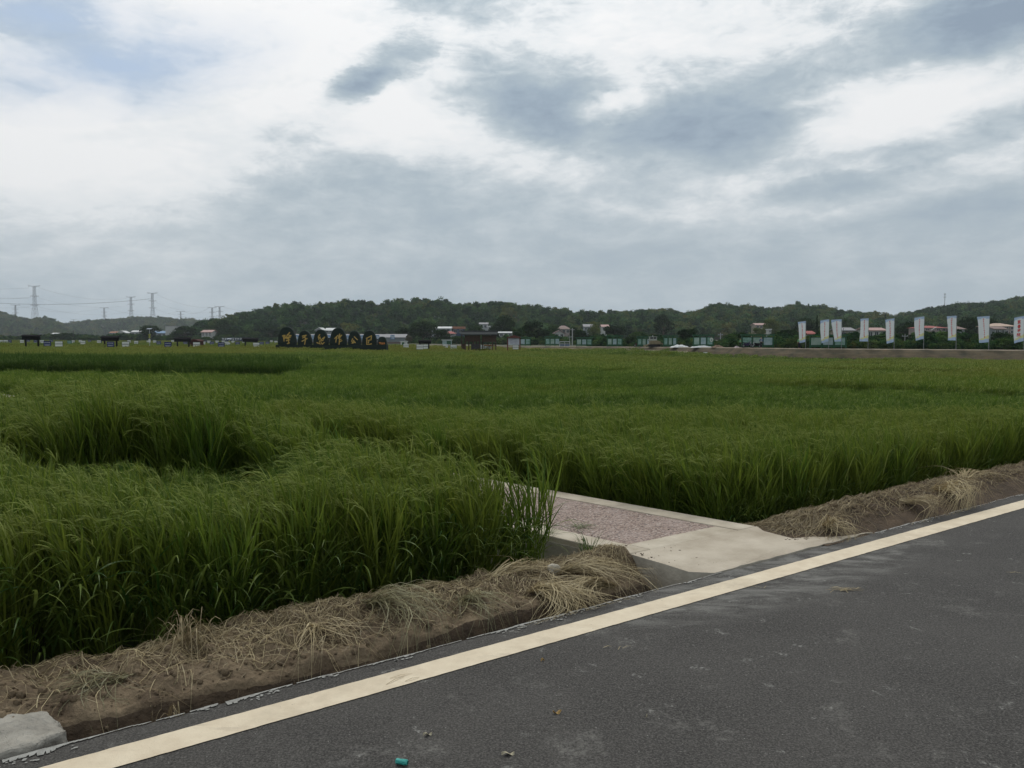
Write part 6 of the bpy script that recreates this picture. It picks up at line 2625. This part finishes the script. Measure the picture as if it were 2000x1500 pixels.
for (xa, za) in ((-10.5, 641.0), (-15, 644.4)):
    b.prism([(xa * k, -1.6, zz(za + .8)), ((xa + 6) * k, -1.6, zz(za - 2.2)), ((xa + 6.4) * k, -1.6, zz(za - 1.6)), ((xa + .8) * k, -1.6, zz(za + 1.2))], (0, .25, 0))
b.build("white_gable_trim", bpy.data.materials["white_sign"], hr)
house(1866, 1883, 635.2, 643.0, 656, 222, "lgrey", "brown", "grey house with a pinkish brown hipped roof right of the seventh flag", "hip", (2, 1), dep=7)
house(1944, 1984, 631.0, 637.6, 652, 236, "pinkgrey", "tan", "wide house with a tan hipped roof left of the last flag", "hip", (3, 2), dep=9)
house(1942, 1963, 639.3, 643.2, 652, 228, "lgrey", "brown", "lower annex with a faded brown roof in front of the tan roofed house", "gable", (2, 1), dep=5)
house(1997, 2030, 634.5, 638.5, 652, 240, "pinkgrey", "pink", "house at the edge of view behind the last flag", "hip", (2, 1), dep=8)

# ---- telecom mast
pm2 = at(1843, 880, 0)
pm2.z = zat(607, 880) - 5
mast = thing("telecom_mast", "slim grey telecom mast on the hilltop above the seventh flag", "mast", pm2)
hm = zat(573.5, 880) - pm2.z
b = MB()
b.tube([(0, 0, -5), (0, 0, hm)], [.42, .22], 8)
b.build("shaft", M_METAL, mast)
for z_, r_ in ((hm - .9, .75), (hm - 4.2, .95)):
    b = MB()
    b.tube([(math.cos(a) * r_, math.sin(a) * r_, z_) for a in np.linspace(0, 2 * math.pi, 13)], .08, 5)
    for a in (0, 2.1, 4.2):
        b.box(math.cos(a) * r_ - .16, math.cos(a) * r_ + .16, math.sin(a) * r_ - .16, math.sin(a) * r_ + .16, z_ - .9, z_ + .9)
        b.bar((0, 0, z_), (math.cos(a) * r_, math.sin(a) * r_, z_), .1)
    b.build("antenna_ring", M_METAL, mast)

# ---- power line
M_PYL = mat("pylon_steel", (.34, .35, .37), (.28, .29, .31), .3, .6)


def pylon(px, ytop, ybase, d, label, wide=8.0, th=.36, style="T"):
    base = at(px, d, 0)
    zb = zat(ybase, d) - 12
    base.z = zb
    H_ = zat(ytop, d) - zb
    o = thing("pylon", label, "pylon", base, group="power pylons on the far ridges")
    hw = H_ * .085
    tw = H_ * .016 + .6
    waist = H_ * .52
    ws = hw * .40
    lv = [(0, hw), (H_ * .14, hw * .82), (H_ * .27, hw * .66), (H_ * .40, hw * .52), (waist, ws)] + [(waist + (H_ - waist) * f, ws + (tw - ws) * f) for f in (.2, .4, .6, .8, 1.0)]
    b = MB()
    for (z0, a0), (z1, a1) in zip(lv[:-1], lv[1:]):
        c0 = [(sx * a0, sy * a0, z0) for sx, sy in ((-1, -1), (1, -1), (1, 1), (-1, 1))]
        c1 = [(sx * a1, sy * a1, z1) for sx, sy in ((-1, -1), (1, -1), (1, 1), (-1, 1))]
        for q in range(4):
            b.bar(c0[q], c1[q], th * 1.5)
            b.bar(c0[q], c1[(q + 1) % 4], th * .7)
            b.bar(c0[(q + 1) % 4], c1[q], th * .7)
            b.bar(c1[q], c1[(q + 1) % 4], th * .7)
    b.build("tower", M_PYL, o)
    wide *= 1.18
    arms = [(1.0, 1.0), (.74, .72), (.50, .72)]
    for f, aw in arms:
        z = H_ * f
        l = wide * aw
        m = MB()
        for sx in (-1, 1):
            for sy in (-1, 1):
                m.bar((0, sy * tw, z - H_ * .03), (sx * l, 0, z), th)
                m.bar((0, sy * tw, z), (sx * l, 0, z + (H_ * .018 if f == 1 else .3)), th)
            for q in (.3, .6):
                m.bar((sx * l * q, 0, z - H_ * .03 * (1 - q)), (sx * l * (q + .2), 0, z + .2), th * .7)
            if f == 1:
                m.bar((sx * l * .6, 0, z), (sx * l * 1.02, 0, z + H_ * .035), th)
            m.tube([(sx * l * .92, 0, z), (sx * l * .92, 0, z - H_ * .05)], th * .35, 5)
        m.build("crossarm", M_PYL, o)
    return o, [Vector((sx * wide * aw * .92, 0, H_ * f - H_ * .05)) + base for f, aw in arms for sx in (-1, 1)]


PY = {}
for key, px, yt, yb_, d, w, lb_ in [
    ("a", 70, 559.5, 622, 1860, 11.5, "tallest pylon at the far left, rising between the two left ridges"),
    ("b", 32, 596, 618, 2300, 11, "small pylon left of the tallest one, half behind the ridge"),
    ("c", 205, 601.5, 625, 2500, 11, "small faint pylon midway between the tallest and the third large one"),
    ("d", 257.5, 580.5, 624, 2150, 10.5, "pylon just left of the broad topped one above the far ridge"),
    ("e", 299.5, 573, 620, 2000, 11, "broad topped pylon rising behind the round dark tree and insect lamp"),
    ("f", 354, 608.5, 623, 2700, 12, "tiny faint pylon between the broad topped one and the pair"),
    ("g", 415.5, 601, 626, 2200, 10, "left pylon of the close pair at the start of the long hill"),
    ("h", 430, 599, 626, 2100, 11, "right pylon of the close pair at the start of the long hill"),
    ("i", 145, 624, 634, 2900, 10, "tiny pylon tip in the dip between the two left ridges"),
]:
    PY[key] = pylon(px, yt, yb_, d, lb_, w)[1]
PY["left"] = [p + Vector((-190, -40, 4)) for p in PY["a"]]
PY["left2"] = [p + Vector((-330, 0, -2)) for p in PY["b"]]
PY["e2"] = [p + Vector((0, 0, 0)) for p in PY["e"]]


def cable(a, b_, sag, label, rad=.16):
    m = MB()
    n = 24
    m.tube([Vector(a).lerp(Vector(b_), i / n) - Vector((0, 0, sag * 4 * (i / n) * (1 - i / n))) for i in range(n + 1)], rad, 4, cap=False)
    return tag(m.build("power_cable", M_PYL), label, "cable", "power cables between the pylons")


for i, nm in ((0, "upper"), (2, "middle"), (4, "lower")):
    cable(PY["left"][i], PY["a"][i], 5, nm + " cable running out of view left of the tallest pylon")
    cable(PY["a"][i + 1], PY["d"][i], 12, nm + " cable from the tallest pylon to the one beside the broad topped pylon")
    cable(PY["e"][i + 1], PY["h"][i], 10, nm + " cable from the broad topped pylon to the close pair")
# the heavy bundle crossing in front of the tallest pylon
pA, pB = at(-120, 1800, zat(584, 1800)), at(297, 1990, zat(583.5, 1990))
cable(pA, pB, 13, "heavy dark cable bundle crossing before the tallest pylon", .42)
cable(at(-120, 1820, zat(577, 1820)), PY["a"][2], 3, "thin cable climbing to the middle arm of the tallest pylon", .16)
cable(PY["b"][1], PY["c"][0], 14, "faint far cable from the small left pylon to the faint one", .2)
cable(PY["c"][1], PY["f"][0], 14, "faint far cable between the two faintest pylons", .2)
cable(PY["f"][1], PY["g"][0], 9, "faint far cable reaching the left pylon of the pair", .2)
cable(PY["h"][1], at(620, 2300, zat(618, 2300)), 8, "cable falling from the close pair behind the long hill", .2)

# ================================================================== haze over the whole scene
hb = MB()
hb.box(-2600, 2600, -300, 3300, -60, 340)
hz = hb.build("haze", [])
mh = bpy.data.materials.new("haze_air")
mh.use_nodes = True
nt = mh.node_tree
nt.nodes.clear()
ho = nt.nodes.new("ShaderNodeOutputMaterial")
hv_ = nt.nodes.new("ShaderNodeVolumePrincipled")
hv_.inputs["Color"].default_value = (.90, .95, 1.0, 1)
hv_.inputs["Density"].default_value = .00013
hv_.inputs["Anisotropy"].default_value = .2
nt.links.new(hv_.outputs[0], ho.inputs["Volume"])
hz.data.materials.append(mh)
tag(hz, "thin pale haze filling the air over the fields and hills", None, None, "stuff")
